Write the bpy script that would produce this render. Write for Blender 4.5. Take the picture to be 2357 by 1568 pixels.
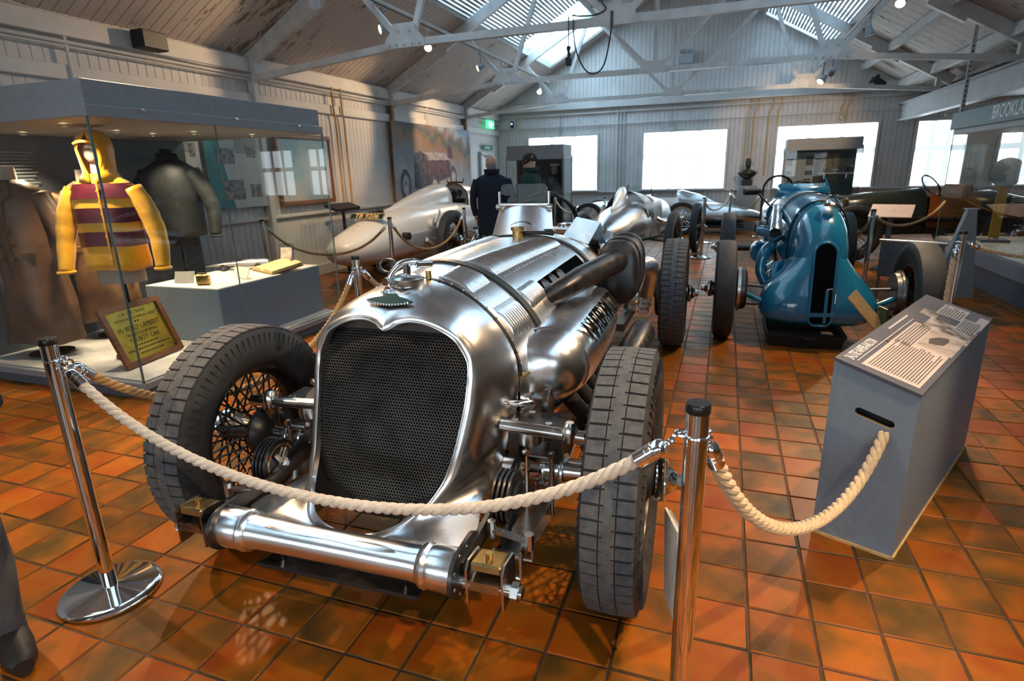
import bpy, bmesh, math, random
from mathutils import Vector, Matrix, Quaternion
random.seed(7)
sc = bpy.context.scene
for o in list(bpy.data.objects): bpy.data.objects.remove(o)
C = sc.collection
PI = math.pi
def R(d): return math.radians(d)

# ------------------------------------------------------------------ camera
cam_d = bpy.data.cameras.new('camera'); cam = bpy.data.objects.new('camera', cam_d); C.objects.link(cam)
cam_d.sensor_width = 36; cam_d.lens = 20.439; cam_d.clip_start = .02; cam_d.clip_end = 200
CAM_ROT = Matrix.Rotation(.348417, 3, 'Z') @ Matrix.Rotation(1.288472, 3, 'X') @ Matrix.Rotation(-.027211, 3, 'Z')
CAM_LOC = Vector((0, 0, 1.4463))
cam.matrix_world = Matrix.Translation(CAM_LOC) @ CAM_ROT.to_4x4()
cam_d.dof.use_dof = True; cam_d.dof.focus_distance = 2.0; cam_d.dof.aperture_fstop = 5.0
sc.camera = cam
# ------------------------------------------------------------------ colour and exposure
vs = sc.view_settings
sc.display_settings.display_device = 'sRGB'
vs.view_transform = 'Standard'; vs.look = 'None'; vs.gamma = 1; vs.use_curve_mapping = False
vs.exposure = 0.5
sc.cycles.max_bounces = 10; sc.cycles.diffuse_bounces = 4; sc.cycles.glossy_bounces = 6
sc.cycles.transmission_bounces = 8; sc.cycles.transparent_max_bounces = 16
sc.cycles.sample_clamp_indirect = 6; sc.cycles.caustics_reflective = False; sc.cycles.caustics_refractive = False
# ------------------------------------------------------------------ world: overcast sky outside
w = bpy.data.worlds.new('overcast'); sc.world = w; w.use_nodes = True
w.node_tree.nodes['Background'].inputs[0].default_value = (.62, .76, 1, 1)
w.node_tree.nodes['Background'].inputs[1].default_value = .6
DAY = 4.6      # brightness of the daylit blinds
SKYL = 2.7     # brightness of the skylight panes
SPOT = 190     # watts of one track spotlight
# ------------------------------------------------------------------ materials
def mat(name, col, rough=.5, metal=0., var=.0, scale=8., bump=0., bscale=40., spec=.5, coat=0., rvar=0., trans=0., alpha=1., ior=1.45, col2=None, stretch=(1,1,1), sheen=0., emit=None, es=0.):
    m = bpy.data.materials.new(name); m.use_nodes = True
    nt = m.node_tree; b = nt.nodes['Principled BSDF']; N = nt.nodes.new; K = nt.links.new
    b.inputs['Base Color'].default_value = (*col, 1); b.inputs['Roughness'].default_value = rough
    b.inputs['Metallic'].default_value = metal; b.inputs['Specular IOR Level'].default_value = spec
    b.inputs['Coat Weight'].default_value = coat; b.inputs['Coat Roughness'].default_value = .06
    b.inputs['Transmission Weight'].default_value = trans; b.inputs['Alpha'].default_value = alpha; b.inputs['IOR'].default_value = ior
    if sheen: b.inputs['Sheen Weight'].default_value = sheen
    if emit: b.inputs['Emission Color'].default_value = (*emit, 1); b.inputs['Emission Strength'].default_value = es
    if var or bump or rvar or col2:
        tc = N('ShaderNodeTexCoord'); mp = N('ShaderNodeMapping'); mp.inputs['Scale'].default_value = stretch
        K(tc.outputs['Object'], mp.inputs[0])
        n = N('ShaderNodeTexNoise'); n.inputs['Scale'].default_value = scale; n.inputs['Detail'].default_value = 5
        K(mp.outputs[0], n.inputs['Vector'])
        if var or col2:
            r = N('ShaderNodeValToRGB'); e = r.color_ramp.elements
            c2 = col2 or tuple(min(1, c*(1+var)) for c in col); c1 = col if col2 else tuple(c*(1-var) for c in col)
            e[0].position = .35; e[1].position = .65; e[0].color = (*c1, 1); e[1].color = (*c2, 1)
            K(n.outputs['Fac'], r.inputs[0]); K(r.outputs[0], b.inputs['Base Color'])
        if rvar:
            mr = N('ShaderNodeMapRange'); mr.inputs[1].default_value = .3; mr.inputs[2].default_value = .7
            mr.inputs[3].default_value = max(.02, rough-rvar); mr.inputs[4].default_value = rough+rvar
            K(n.outputs['Fac'], mr.inputs[0]); K(mr.outputs[0], b.inputs['Roughness'])
        if bump:
            n2 = N('ShaderNodeTexNoise'); n2.inputs['Scale'].default_value = bscale; n2.inputs['Detail'].default_value = 3
            K(mp.outputs[0], n2.inputs['Vector'])
            bp = N('ShaderNodeBump'); bp.inputs['Strength'].default_value = bump; bp.inputs['Distance'].default_value = .01
            K(n2.outputs['Fac'], bp.inputs['Height']); K(bp.outputs[0], b.inputs['Normal'])
    return m
def emis(name, col, s):
    m = bpy.data.materials.new(name); m.use_nodes = True; nt = m.node_tree
    nt.nodes.remove(nt.nodes['Principled BSDF']); e = nt.nodes.new('ShaderNodeEmission')
    e.inputs[0].default_value = (*col, 1); e.inputs[1].default_value = s
    nt.links.new(e.outputs[0], nt.nodes['Material Output'].inputs[0]); return m
M = {}
M['alu'] = mat('polished_aluminium', (.84,.85,.86), .25, 1, scale=5, rvar=.05, bump=.03, bscale=9)
M['alu2'] = mat('brushed_aluminium', (.80,.80,.80), .27, 1, scale=9, rvar=.03, bump=.008, bscale=14)
M['chrome'] = mat('chrome', (.86,.87,.88), .05, 1, scale=6, rvar=.02)
M['steel'] = mat('polished_steel', (.60,.59,.57), .22, 1, scale=14, rvar=.08)
M['dsteel'] = mat('dark_oiled_steel', (.10,.095,.09), .35, .85, scale=20, rvar=.1)
M['brass'] = mat('brass', (.50,.35,.14), .30, 1, scale=12, rvar=.1)
M['bronze'] = mat('bronze', (.045,.038,.028), .35, .7, var=.4, scale=9)
M['rubber'] = mat('tyre_rubber', (.032,.034,.036), .62, 0, var=.25, scale=30, bump=.05, bscale=180, rvar=.08)
M['tread'] = mat('tread_rubber', (.085,.09,.096), .7, 0, var=.2, scale=40, bump=.08, bscale=220)
M['black'] = mat('black_paint', (.012,.012,.013), .3, 0, scale=14, rvar=.08)
M['matblack'] = mat('matt_black', (.014,.014,.015), .6, 0, var=.2, scale=20)
M['exh'] = mat('sooted_exhaust_steel', (.035,.033,.034), .34, .35, var=.35, scale=18, rvar=.1, bump=.03)
M['green'] = mat('dark_green_frame', (.012,.05,.035), .3, 0, scale=9, rvar=.06)
M['leather'] = mat('black_leather', (.018,.022,.02), .45, 0, var=.2, scale=30, bump=.1, bscale=160)
M['blue'] = mat('blue_car_paint', (.007,.15,.28), .22, 0, scale=4, coat=1., rvar=.05)
M['white'] = mat('cream_car_paint', (.74,.73,.68), .3, 0, scale=4, coat=.4, rvar=.05)
M['silver'] = mat('silver_body', (.66,.68,.70), .32, 1, scale=5, rvar=.06)
M['dgreen'] = mat('dark_green_paint', (.018,.026,.02), .3, 0, scale=5, coat=.3, rvar=.05)
M['grey'] = mat('grey_painted_board', (.19,.25,.31), .5, 0, var=.05, scale=30, bump=.03, bscale=300)
M['greyd'] = mat('grey_skirting', (.10,.115,.14), .5, 0, var=.08, scale=20)
M['casegrey'] = mat('display_case_grey', (.26,.27,.285), .5, 0, var=.05, scale=20)
M['wood'] = mat('brown_wood', (.13,.05,.02), .4, 0, col2=(.22,.09,.035), scale=6, stretch=(1,1,9))
M['rawwood'] = mat('bare_plywood_edge', (.55,.36,.16), .7, 0, var=.2, scale=20)
M['rope'] = mat('cotton_rope', (.62,.47,.29), .85, 0, var=.14, scale=60, bump=.3, bscale=260, sheen=.2)
M['rope2'] = mat('manila_rope', (.46,.27,.09), .85, 0, var=.16, scale=60, bump=.3, bscale=260, sheen=.2)
M['ropew'] = mat('white_cotton_rope', (.66,.58,.48), .85, 0, var=.12, scale=60, bump=.3, bscale=260, sheen=.2)
def glass(name, tint=(.93,.97,.98), rough=0., refl=1.45):
    m = bpy.data.materials.new(name); m.use_nodes = True; nt = m.node_tree; N = nt.nodes.new; K = nt.links.new
    nt.nodes.remove(nt.nodes['Principled BSDF'])
    t = N('ShaderNodeBsdfTransparent'); t.inputs[0].default_value = (*tint, 1)
    g = N('ShaderNodeBsdfGlossy'); g.inputs['Roughness'].default_value = rough; g.inputs[0].default_value = (1,1,1,1)
    fr = N('ShaderNodeFresnel'); fr.inputs[0].default_value = refl
    mx = N('ShaderNodeMixShader'); gg = N('ShaderNodeNewGeometry'); iv = N('ShaderNodeMath'); iv.operation = 'SUBTRACT'; iv.inputs[0].default_value = 1; K(gg.outputs['Backfacing'], iv.inputs[1]); mu_ = N('ShaderNodeMath'); mu_.operation = 'MULTIPLY'; K(fr.outputs[0], mu_.inputs[0]); K(iv.outputs[0], mu_.inputs[1]); K(mu_.outputs[0], mx.inputs[0]); K(t.outputs[0], mx.inputs[1]); K(g.outputs[0], mx.inputs[2])
    K(mx.outputs[0], nt.nodes['Material Output'].inputs[0]); return m
M['glass'] = glass('case_glass', (.95,.98,.98))
M['screen'] = glass('windscreen_glass', (.78,.82,.84), refl=1.22)
M['wallw'] = mat('white_painted_boards', (.60,.585,.57), .55, 0, var=.06, scale=3, bump=.05, bscale=30)
M['ceilw'] = None
M['trussw'] = mat('white_painted_steel', (.58,.58,.57), .45, 0, var=.10, scale=7, bump=.04, bscale=30)
M['pipeo'] = mat('copper_tan_conduit', (.55,.33,.12), .5, 0, var=.1, scale=9)
M['beam'] = mat('grey_white_beam_paint', (.42,.44,.46), .45, 0, var=.08, scale=5)
M['postbrown'] = mat('brown_wall_post_paint', (.18,.115,.06), .5, 0, var=.2, scale=6)
M['blind'] = emis('daylit_roller_blind', (.80,.93,1.0), DAY)
M['skypane'] = emis('skylight_daylight', (.50,.77,1.0), SKYL*2.2)
M['slat'] = mat('translucent_skylight_slat', (.42,.46,.50), .5, 0, var=.1, scale=12)
M['lampglow'] = emis('halogen_glow', (1,.72,.38), 7)
# peeling ceiling paint
m = mat('peeling_ceiling_paint', (.50,.45,.42), .6, 0, bump=.06, bscale=30); M['ceilw'] = m
nt = m.node_tree; N = nt.nodes.new; K = nt.links.new; b = nt.nodes['Principled BSDF']
geo = N('ShaderNodeNewGeometry'); mp = N('ShaderNodeMapping'); mp.inputs['Scale'].default_value = (1.1, 3.2, 1.1); K(geo.outputs['Position'], mp.inputs[0])
n1 = N('ShaderNodeTexNoise'); n1.inputs['Scale'].default_value = 3.6; n1.inputs['Detail'].default_value = 8; n1.inputs['Roughness'].default_value = .68; K(mp.outputs[0], n1.inputs['Vector'])
n0 = N('ShaderNodeTexNoise'); n0.inputs['Scale'].default_value = .55; n0.inputs['Detail'].default_value = 1; K(geo.outputs['Position'], n0.inputs['Vector'])
ad = N('ShaderNodeMath'); ad.operation = 'MULTIPLY_ADD'; K(n0.outputs['Fac'], ad.inputs[0]); ad.inputs[1].default_value = .45; K(n1.outputs['Fac'], ad.inputs[2])
rp = N('ShaderNodeValToRGB'); e = rp.color_ramp.elements; e[0].position = .82; e[1].position = .86; e[0].color = (.50,.45,.42,1); e[1].color = (.20,.155,.11,1)
K(ad.outputs[0], rp.inputs[0]); K(rp.outputs[0], b.inputs['Base Color'])
# quarry tiles: every 200 mm tile has its own tone and its own scorched flashes
TX, TY = .1677, 1.6128
m = mat('quarry_tile', (.4,.1,.02), .36, 0, spec=.22); M['tile'] = m
nt = m.node_tree; N = nt.nodes.new; K = nt.links.new; b = nt.nodes['Principled BSDF']
geo = N('ShaderNodeNewGeometry'); sub = N('ShaderNodeVectorMath'); sub.operation = 'SUBTRACT'; sub.inputs[1].default_value = (TX, TY, 0); K(geo.outputs['Position'], sub.inputs[0])
dv = N('ShaderNodeVectorMath'); dv.operation = 'MULTIPLY'; dv.inputs[1].default_value = (5, 5, 0); K(sub.outputs[0], dv.inputs[0])
fl = N('ShaderNodeVectorMath'); fl.operation = 'FLOOR'; K(dv.outputs[0], fl.inputs[0])
wn = N('ShaderNodeTexWhiteNoise'); wn.noise_dimensions = '3D'; K(fl.outputs[0], wn.inputs['Vector'])
of = N('ShaderNodeVectorMath'); of.operation = 'MULTIPLY_ADD'; of.inputs[1].default_value = (9, 9, 9); K(wn.outputs['Color'], of.inputs[0]); K(geo.outputs['Position'], of.inputs[2])
nz = N('ShaderNodeTexNoise'); nz.inputs['Scale'].default_value = 5.5; nz.inputs['Detail'].default_value = 3; nz.inputs['Roughness'].default_value = .45; K(of.outputs[0], nz.inputs['Vector'])
sx = N('ShaderNodeSeparateColor'); K(wn.outputs['Color'], sx.inputs[0])
ml = N('ShaderNodeMath'); ml.operation = 'MULTIPLY_ADD'; K(sx.outputs[0], ml.inputs[0]); ml.inputs[1].default_value = .34; K(nz.outputs['Fac'], ml.inputs[2])
rp = N('ShaderNodeValToRGB'); e = rp.color_ramp.elements
e[0].position = .42; e[0].color = (.29,.058,.005,1); e[1].position = .90; e[1].color = (.085,.045,.009,1)
x = e.new(.60); x.color = (.33,.092,.006,1); x = e.new(.74); x.color = (.19,.072,.008,1)
K(ml.outputs[0], rp.inputs[0])
fn = N('ShaderNodeTexNoise'); fn.inputs['Scale'].default_value = 160; K(geo.outputs['Position'], fn.inputs['Vector'])
hs = N('ShaderNodeHueSaturation'); K(rp.outputs[0], hs.inputs['Color']); mr = N('ShaderNodeMapRange'); mr.inputs[3].default_value = .75; mr.inputs[4].default_value = 1.22; K(sx.outputs[1], mr.inputs[0]); K(mr.outputs[0], hs.inputs['Value'])
K(hs.outputs[0], b.inputs['Base Color'])
mr2 = N('ShaderNodeMapRange'); mr2.inputs[3].default_value = .30; mr2.inputs[4].default_value = .50; K(nz.outputs['Fac'], mr2.inputs[0]); K(mr2.outputs[0], b.inputs['Roughness'])
bp = N('ShaderNodeBump'); bp.inputs['Strength'].default_value = .06; bp.inputs['Distance'].default_value = .004; K(fn.outputs['Fac'], bp.inputs['Height']); K(bp.outputs[0], b.inputs['Normal'])
M['grout'] = mat('dark_cement_grout', (.045,.036,.03), .6, 0, var=.25, scale=30)
# ------------------------------------------------------------------ helpers
class MB:
    def __init__(s): s.v = []; s.f = []
    def add(s, v, f):
        n = len(s.v); s.v += [tuple(p) for p in v]; s.f += [tuple(i+n for i in q) for q in f]; return s
    def box(s, c, d, rot=None):
        x, y, z = d[0]/2, d[1]/2, d[2]/2
        P = [Vector(p) for p in ((-x,-y,-z),(x,-y,-z),(x,y,-z),(-x,y,-z),(-x,-y,z),(x,-y,z),(x,y,z),(-x,y,z))]
        if rot is not None: P = [rot @ p for p in P]
        c = Vector(c)
        return s.add([p+c for p in P], [(0,3,2,1),(4,5,6,7),(0,1,5,4),(1,2,6,5),(2,3,7,6),(3,0,4,7)])
    def cbox(s, c, d, b=.004, rot=None):                         # box with chamfered edges
        bm = bmesh.new(); x, y, z = d[0]/2, d[1]/2, d[2]/2; b = min(b, x*.45, y*.45, z*.45); c = Vector(c)
        for sx in (-1,1):
            for sy in (-1,1):
                for sz in (-1,1):
                    for k in range(3):
                        p = Vector((sx*(x-(b if k == 0 else 0)), sy*(y-(b if k == 1 else 0)), sz*(z-(b if k == 2 else 0))))
                        p = Vector((sx*(x-(0 if k == 0 else b)), sy*(y-(0 if k == 1 else b)), sz*(z-(0 if k == 2 else b))))
                        if rot is not None: p = rot @ p
                        bm.verts.new(p+c)
        r = bmesh.ops.convex_hull(bm, input=bm.verts); bmesh.ops.dissolve_limit(bm, angle_limit=.02, verts=bm.verts, edges=bm.edges)
        bm.verts.index_update(); s.add([v.co for v in bm.verts], [[v.index for v in f.verts] for f in bm.faces]); bm.free(); return s
    def bar(s, p0, p1, w, h, up=(0,0,1)):                         # rectangular bar between two points
        p0 = Vector(p0); p1 = Vector(p1); d = (p1-p0); L = d.length; d.normalize(); up = Vector(up)
        x = d.cross(up); x = x.normalized() if x.length > 1e-5 else Vector((1,0,0)); z = x.cross(d)
        m = Matrix((x, d, z)).transposed()
        return s.box((p0+p1)/2, (w, L, h), m)
    def tube(s, pts, r, n=10, caps=True, closed=False):
        pts = [Vector(p) for p in pts]; k = len(pts); rr = r if isinstance(r, (list, tuple)) else [r]*k
        T = []
        for i in range(k):
            a = pts[(i-1) % k] if (closed or i > 0) else pts[i]; b = pts[(i+1) % k] if (closed or i < k-1) else pts[i]
            d = b-a; T.append(d.normalized() if d.length > 1e-9 else Vector((0,0,1)))
        u = T[0].orthogonal().normalized(); V = []
        for i in range(k):
            if i: u = T[i-1].rotation_difference(T[i]) @ u
            u = (u-T[i]*u.dot(T[i])).normalized(); w = T[i].cross(u)
            V += [pts[i]+(u*math.cos(2*PI*j/n)+w*math.sin(2*PI*j/n))*rr[i] for j in range(n)]
        F = []
        for i in range(k if closed else k-1):
            a = i*n; b = ((i+1) % k)*n
            F += [(a+j, a+(j+1) % n, b+(j+1) % n, b+j) for j in range(n)]
        if caps and not closed: F += [tuple(range(n))[::-1], tuple(range((k-1)*n, k*n))]
        return s.add(V, F)
    def cyl(s, p0, p1, r0, r1=None, n=16): return s.tube([p0, p1], [r0, r0 if r1 is None else r1], n)
    def lathe(s, prof, o=(0,0,0), axis='z', n=24, rot=None, caps=True):      # prof: (radius, height) pairs
        V = []; o = Vector(o)
        for r, h in prof:
            for j in range(n):
                a = 2*PI*j/n; c, q = r*math.cos(a), r*math.sin(a)
                p = Vector((c, q, h)) if axis == 'z' else Vector((h, c, q)) if axis == 'x' else Vector((q, h, c))
                if rot is not None: p = rot @ p
                V.append(o+p)
        F = []
        for i in range(len(prof)-1):
            F += [(i*n+j, i*n+(j+1) % n, (i+1)*n+(j+1) % n, (i+1)*n+j) for j in range(n)]
        loop = not caps or abs(prof[0][0]-prof[-1][0])+abs(prof[0][1]-prof[-1][1]) < 1e-6
        if prof[0][0] > 1e-6 and not loop: F.append(tuple(range(n))[::-1])
        if prof[-1][0] > 1e-6 and not loop: F.append(tuple(range((len(prof)-1)*n, len(prof)*n)))
        return s.add(V, F)
    def loft(s, rings, closed=True, cap0=False, cap1=False):
        n = len(rings[0]); V = [p for r in rings for p in r]; F = []
        for i in range(len(rings)-1):
            for j in range(n if closed else n-1):
                F.append((i*n+j, i*n+(j+1) % n, (i+1)*n+(j+1) % n, (i+1)*n+j))
        if cap0: F.append(tuple(range(n))[::-1])
        if cap1: F.append(tuple(range((len(rings)-1)*n, len(rings)*n)))
        return s.add(V, F)
    def ell(s, c, r, n=16, m=10, rot=None):                        # ellipsoid
        c = Vector(c); rings = []
        for i in range(m+1):
            t = PI*i/m
            ring = []
            for j in range(n):
                a = 2*PI*j/n; p = Vector((r[0]*math.sin(t)*math.cos(a), r[1]*math.sin(t)*math.sin(a), -r[2]*math.cos(t)))
                ring.append(c+(rot @ p if rot is not None else p))
            rings.append(ring)
        return s.loft(rings)
    def prism(s, poly, h, mx=None):                                # poly in local xy, extruded 0..h along local z
        n = len(poly); V = [Vector((x, y, 0)) for x, y in poly]+[Vector((x, y, h)) for x, y in poly]
        if mx is not None: V = [mx @ v for v in V]
        return s.add(V, [tuple(range(n))[::-1], tuple(range(n, 2*n))]+[(i, (i+1) % n, n+(i+1) % n, n+i) for i in range(n)])
    def torus(s, c, R0, r, axis='z', n=32, k=8, a0=0, a1=2*PI, rot=None):
        c = Vector(c); full = abs(a1-a0-2*PI) < 1e-6; P = []
        for i in range(n if full else n+1):
            a = a0+(a1-a0)*i/n; p = Vector((R0*math.cos(a), R0*math.sin(a), 0))
            if axis == 'x': p = Vector((0, p.x, p.y))
            if axis == 'y': p = Vector((p.x, 0, p.y))
            if rot is not None: p = rot @ p
            P.append(c+p)
        return s.tube(P, r, k, closed=full)
    def build(s, name, material, parent=None, smooth=38, loc=None, kind=None):
        me = bpy.data.meshes.new(name); me.from_pydata(s.v, [], s.f)
        bm = bmesh.new(); bm.from_mesh(me); bmesh.ops.recalc_face_normals(bm, faces=bm.faces); bm.to_mesh(me); bm.free()
        me.materials.append(M[material] if isinstance(material, str) else material)
        if smooth:
            me.shade_smooth(); me.set_sharp_from_angle(angle=R(smooth))
        return link(me, name, parent, loc, kind)
def link(me, name, parent=None, loc=None, kind=None):
    o = bpy.data.objects.new(name, me); C.objects.link(o)
    if parent: o.parent = parent
    if loc: o.location = loc
    if kind: o['kind'] = kind
    return o
def thing(name, label, cat, loc=(0,0,0), rz=0, group=None):
    o = bpy.data.objects.new(name, None); C.objects.link(o); o.empty_display_size = .1
    o.location = loc; o.rotation_euler = (0,0,rz); return tag(o, label, cat, group)
def tag(o, label, cat, group=None):
    o['label'] = label; o['category'] = cat
    if group: o['group'] = group
    return o
def struct(name, mb, material, parent=None, smooth=38):
    o = mb.build(name, material, parent, smooth)
    if not parent: o['kind'] = 'structure'
    return o
def copy_tree(o, parent=None):
    c = o.copy(); C.objects.link(c); c.parent = parent
    for ch in list(o.children): copy_tree(ch, c)
    return c
def bez(p, t):
    p = [Vector(q) for q in p]
    while len(p) > 1: p = [p[i].lerp(p[i+1], t) for i in range(len(p)-1)]
    return p[0]
def cat(pts, n=8, closed=False):                                   # Catmull-Rom through points
    P = [Vector(p) for p in pts]; k = len(P); out = []
    for i in range(k if closed else k-1):
        p0 = P[(i-1) % k] if (closed or i > 0) else P[i]*2-P[i+1]; p1 = P[i]; p2 = P[(i+1) % k]
        p3 = P[(i+2) % k] if (closed or i+2 < k) else P[i+1]*2-P[i]
        for j in range(n):
            t = j/n; out.append(.5*((2*p1)+(p2-p0)*t+(2*p0-5*p1+4*p2-p3)*t*t+(3*p1-p0-3*p2+p3)*t**3))
    if not closed: out.append(P[-1])
    return out
def rotm(ax, deg): return Matrix.Rotation(R(deg), 3, ax)
def text_mesh(body, size, sx=1.0, align='CENTER', bold=0.0):
    cu = bpy.data.curves.new('t', 'FONT'); cu.body = body; cu.size = size; cu.align_x = align; cu.align_y = 'CENTER'; cu.offset = bold
    cu.resolution_u = 3
    ob = bpy.data.objects.new('t', cu); C.objects.link(ob)
    dg = bpy.context.evaluated_depsgraph_get(); me = bpy.data.meshes.new_from_object(ob.evaluated_get(dg))
    bpy.data.objects.remove(ob); bpy.data.curves.remove(cu)
    for v in me.vertices: v.co.x *= sx
    return me
def text(body, size, material, parent, mx, name='lettering', sx=1.0, align='CENTER', fn=None, bold=0.0):
    me = text_mesh(body, size, sx, align, bold); me.name = name
    for v in me.vertices:
        v.co = fn(v.co.x, v.co.y) if fn else mx @ v.co
    me.materials.clear(); me.materials.append(M[material] if isinstance(material, str) else material)
    return link(me, name, parent)
def seen(p):                                                       # is a point inside the picture (used only to choose which pieces become single objects)
    d = CAM_ROT.transposed() @ (Vector(p)-CAM_LOC)
    return d.z < -.1 and abs(d.x/-d.z) < .92 and abs(d.y/-d.z) < .62

# ------------------------------------------------------------------ the room
XL, XR, YB, YF, XA = -5.8, 3.53, 15.3, -4.2, 7.6       # left wall, nave edge, back wall, front wall, aisle wall
APX, APZ, EZ, SL = -1.137, 5.56, 2.94, .56
fm = MB(); fm.box(((XL+XA)/2, (YB+YF)/2, -.055), (XA-XL+.4, YB-YF+.4, .10))
floor = struct('floor', fm, 'grout', smooth=0)
def tile_geo(mb, cx, cy, h=.0967, b=.004):
    V = [(cx+x*h, cy+y*h, -.012) for x, y in ((-1,-1),(1,-1),(1,1),(-1,1))]+[(cx+x*h, cy+y*h, -b) for x, y in ((-1,-1),(1,-1),(1,1),(-1,1))]+[(cx+x*(h-b), cy+y*(h-b), 0) for x, y in ((-1,-1),(1,-1),(1,1),(-1,1))]
    F = [(8,9,10,11)]+[(i, (i+1) % 4, 4+(i+1) % 4, 4+i) for i in range(4)]+[(4+i, 4+(i+1) % 4, 8+(i+1) % 4, 8+i) for i in range(4)]
    mb.add(V, F)
tiles = []
for i in range(-31, 38):
    for j in range(-30, 69):
        x, y = TX+.2*i+.1, TY+.2*j+.1
        if XL < x < XA and YF < y < YB: tiles.append((x, y))
vis = sorted([t for t in tiles if seen((t[0], t[1], 0))], key=lambda t: t[0]**2+t[1]**2)[:300]
vset = set(vis)
one = MB(); tile_geo(one, 0, 0); t0 = one.build('floor_tile', 'tile', floor, 0, (vis[0][0], vis[0][1], 0))
for x, y in vis[1:]: link(t0.data, 'floor_tile', floor, (x, y, 0))
rest = MB()
for t in tiles:
    if t not in vset: tile_geo(rest, *t)
rest.build('floor_tiling', 'tile', floor, 0, kind='stuff')

# left wall: backing, every vertical board, rails, posts
wl = MB(); wl.box((XL-.10, (YB+YF)/2, 1.5), (.12, YB-YF, 3.2)); wall_left = struct('wall_left', wl, 'wallw', smooth=0)
def board_mesh(w, h):                                            # face towards +x, chamfered long edges
    b = .007; t = .022
    V = [(0,-w/2,0),(t-b,-w/2,0),(t,-w/2+b,0),(t,w/2-b,0),(t-b,w/2,0),(0,w/2,0)]
    return MB().add(V+[(x, y, h) for x, y, z in V], [(i, i+1, 7+i, 6+i) for i in range(5)])
bw = .102; bm0 = board_mesh(bw, EZ).build('wall_board', 'wallw', wall_left, 0, (XL-.04, 2.5, 0))
y = 2.5+bw
while y < YB-.02:
    link(bm0.data, 'wall_board', wall_left, (XL-.04, y, 0)); y += bw
MB().box((XL-.02, (2.4+YF)/2, 1.47), (.04, 2.4-YF, 2.94)).build('boarding', 'wallw', wall_left, 0)
rail = MB().cbox((XL+.01, (YB+YF)/2, 2.43), (.06, YB-YF, .13), .006).build('trim_rail', 'wallw', wall_left, 0)
MB().cbox((XL+.0, (YB+YF)/2, .93), (.07, YB-YF, .05), .01).build('dado_rail', 'wallw', wall_left, 0)
MB().cbox((XL+.02, (YB+YF)/2, 2.82), (.10, YB-YF, .17), .006).build('wall_plate', 'wallw', wall_left, 0)
MB().tube([(XL+.06, YF, 2.685), (XL+.06, YB, 2.685)], .016, 8).tube([(XL+.05, YF, 2.65), (XL+.05, YB, 2.65)], .011, 8).build('conduit', 'wallw', wall_left)
for y0 in (6.46, 9.8, 13.06):
    MB().cbox((XL+.04, y0, 1.32), (.10, .09, 2.64), .006).build('wall_post', 'postbrown' if y0 > 7 else 'wallw', wall_left, 0)
bsk = struct('baseboard_left', MB().cbox((XL+.02, (YB+YF)/2, .08), (.04, YB-YF, .16), .006), 'wallw', smooth=0)

# back wall with gable; boards are cut around the windows
WIN = [(-4.93, -3.13, .95, 2.27), (-1.97, -.06, .95, 2.27), (1.04, 3.02, .93, 2.27), (3.78, 4.68, .93, 2.25), (5.28, 6.5, .93, 2.25)]
def roof_z(x): return min(APZ-SL*abs(x-APX), 99) if x < XR else 2.66
wb = MB()
def back_panel(x0, x1, z0, z1): wb.box(((x0+x1)/2, YB+.10, (z0+z1)/2), (x1-x0, .12, z1-z0))
xs = sorted([XL-.15, XA+.1]+[v for wn_ in WIN for v in wn_[:2]])
for a, b2 in zip(xs[:-1], xs[1:]):
    hit = [q for q in WIN if q[0] <= (a+b2)/2 <= q[1]]
    if hit: back_panel(a, b2, 0, hit[0][2]); back_panel(a, b2, hit[0][3], 5.8)
    else: back_panel(a, b2, 0, 5.8)
wall_back = struct('wall_back', wb, 'wallw', smooth=0)
bb = MB(); x = XL
while x < XA:
    xc = x+.05; top = max(roof_z(x), roof_z(x+.1))+.06
    hit = [q for q in WIN if q[0]-.04 <= xc <= q[1]+.04]
    for z0, z1 in ([(0, hit[0][2]-.04), (hit[0][3]+.04, top)] if hit else [(0, top)]):
        yb = YB+.04; t = .022; e = .007
        V = [(x+.001, yb, z0), (x+.001, yb-t+e, z0), (x+e, yb-t, z0), (x+.1-e, yb-t, z0), (x+.099, yb-t+e, z0), (x+.099, yb, z0)]
        bb.add(V+[(p, q, z1) for p, q, r_ in V], [(i, i+1, 7+i, 6+i) for i in range(5)])
    x += .1
bb.build('wall_boarding', 'wallw', wall_back, 0, kind='stuff')
MB().cbox(((XL+XR)/2, YB-.04, 3.0), (XR-XL, .12, .19), .008).build('tie_beam', 'wallw', wall_back, 0)
MB().cbox(((XL+XA)/2, YB-.01, .89), (XA-XL, .05, .045), .008).build('dado_rail', 'wallw', wall_back, 0)
cp = MB(); cp.tube([(XL, YB-.03, 2.80), (XR, YB-.03, 2.80)], .016, 6); cp.tube([(XL, YB-.03, 2.52), (XR, YB-.03, 2.52)], .014, 6); cp.build('conduit', 'wallw', wall_back)
for xx in (-2.62, -2.54, -2.46): MB().tube([(xx, YB-.03, 0), (xx, YB-.03, 2.85)], .014, 6).build('conduit', 'wallw', wall_back)
for xx, zz, mm in ((.36, 1.05, 'pipeo'), (.43, 1.05, 'beam'), (.51, 1.05, 'pipeo'), (.82, 1.2, 'pipeo'), (1.0, 2.3, 'pipeo'), (2.25, 2.35, 'pipeo'), (2.38, 2.3, 'pipeo')):
    MB().tube([(xx, YB-.035, zz), (xx, YB-.035, 2.6), (xx+.06, YB-.035, 2.72), (xx+.06, YB-.035, 2.95)], .015, 6).build('conduit', mm, wall_back)
struct('baseboard_back', MB().cbox(((XL+XA)/2, YB-.0, .08), (XA-XL, .04, .16), .006), 'wallw', smooth=0)
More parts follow.
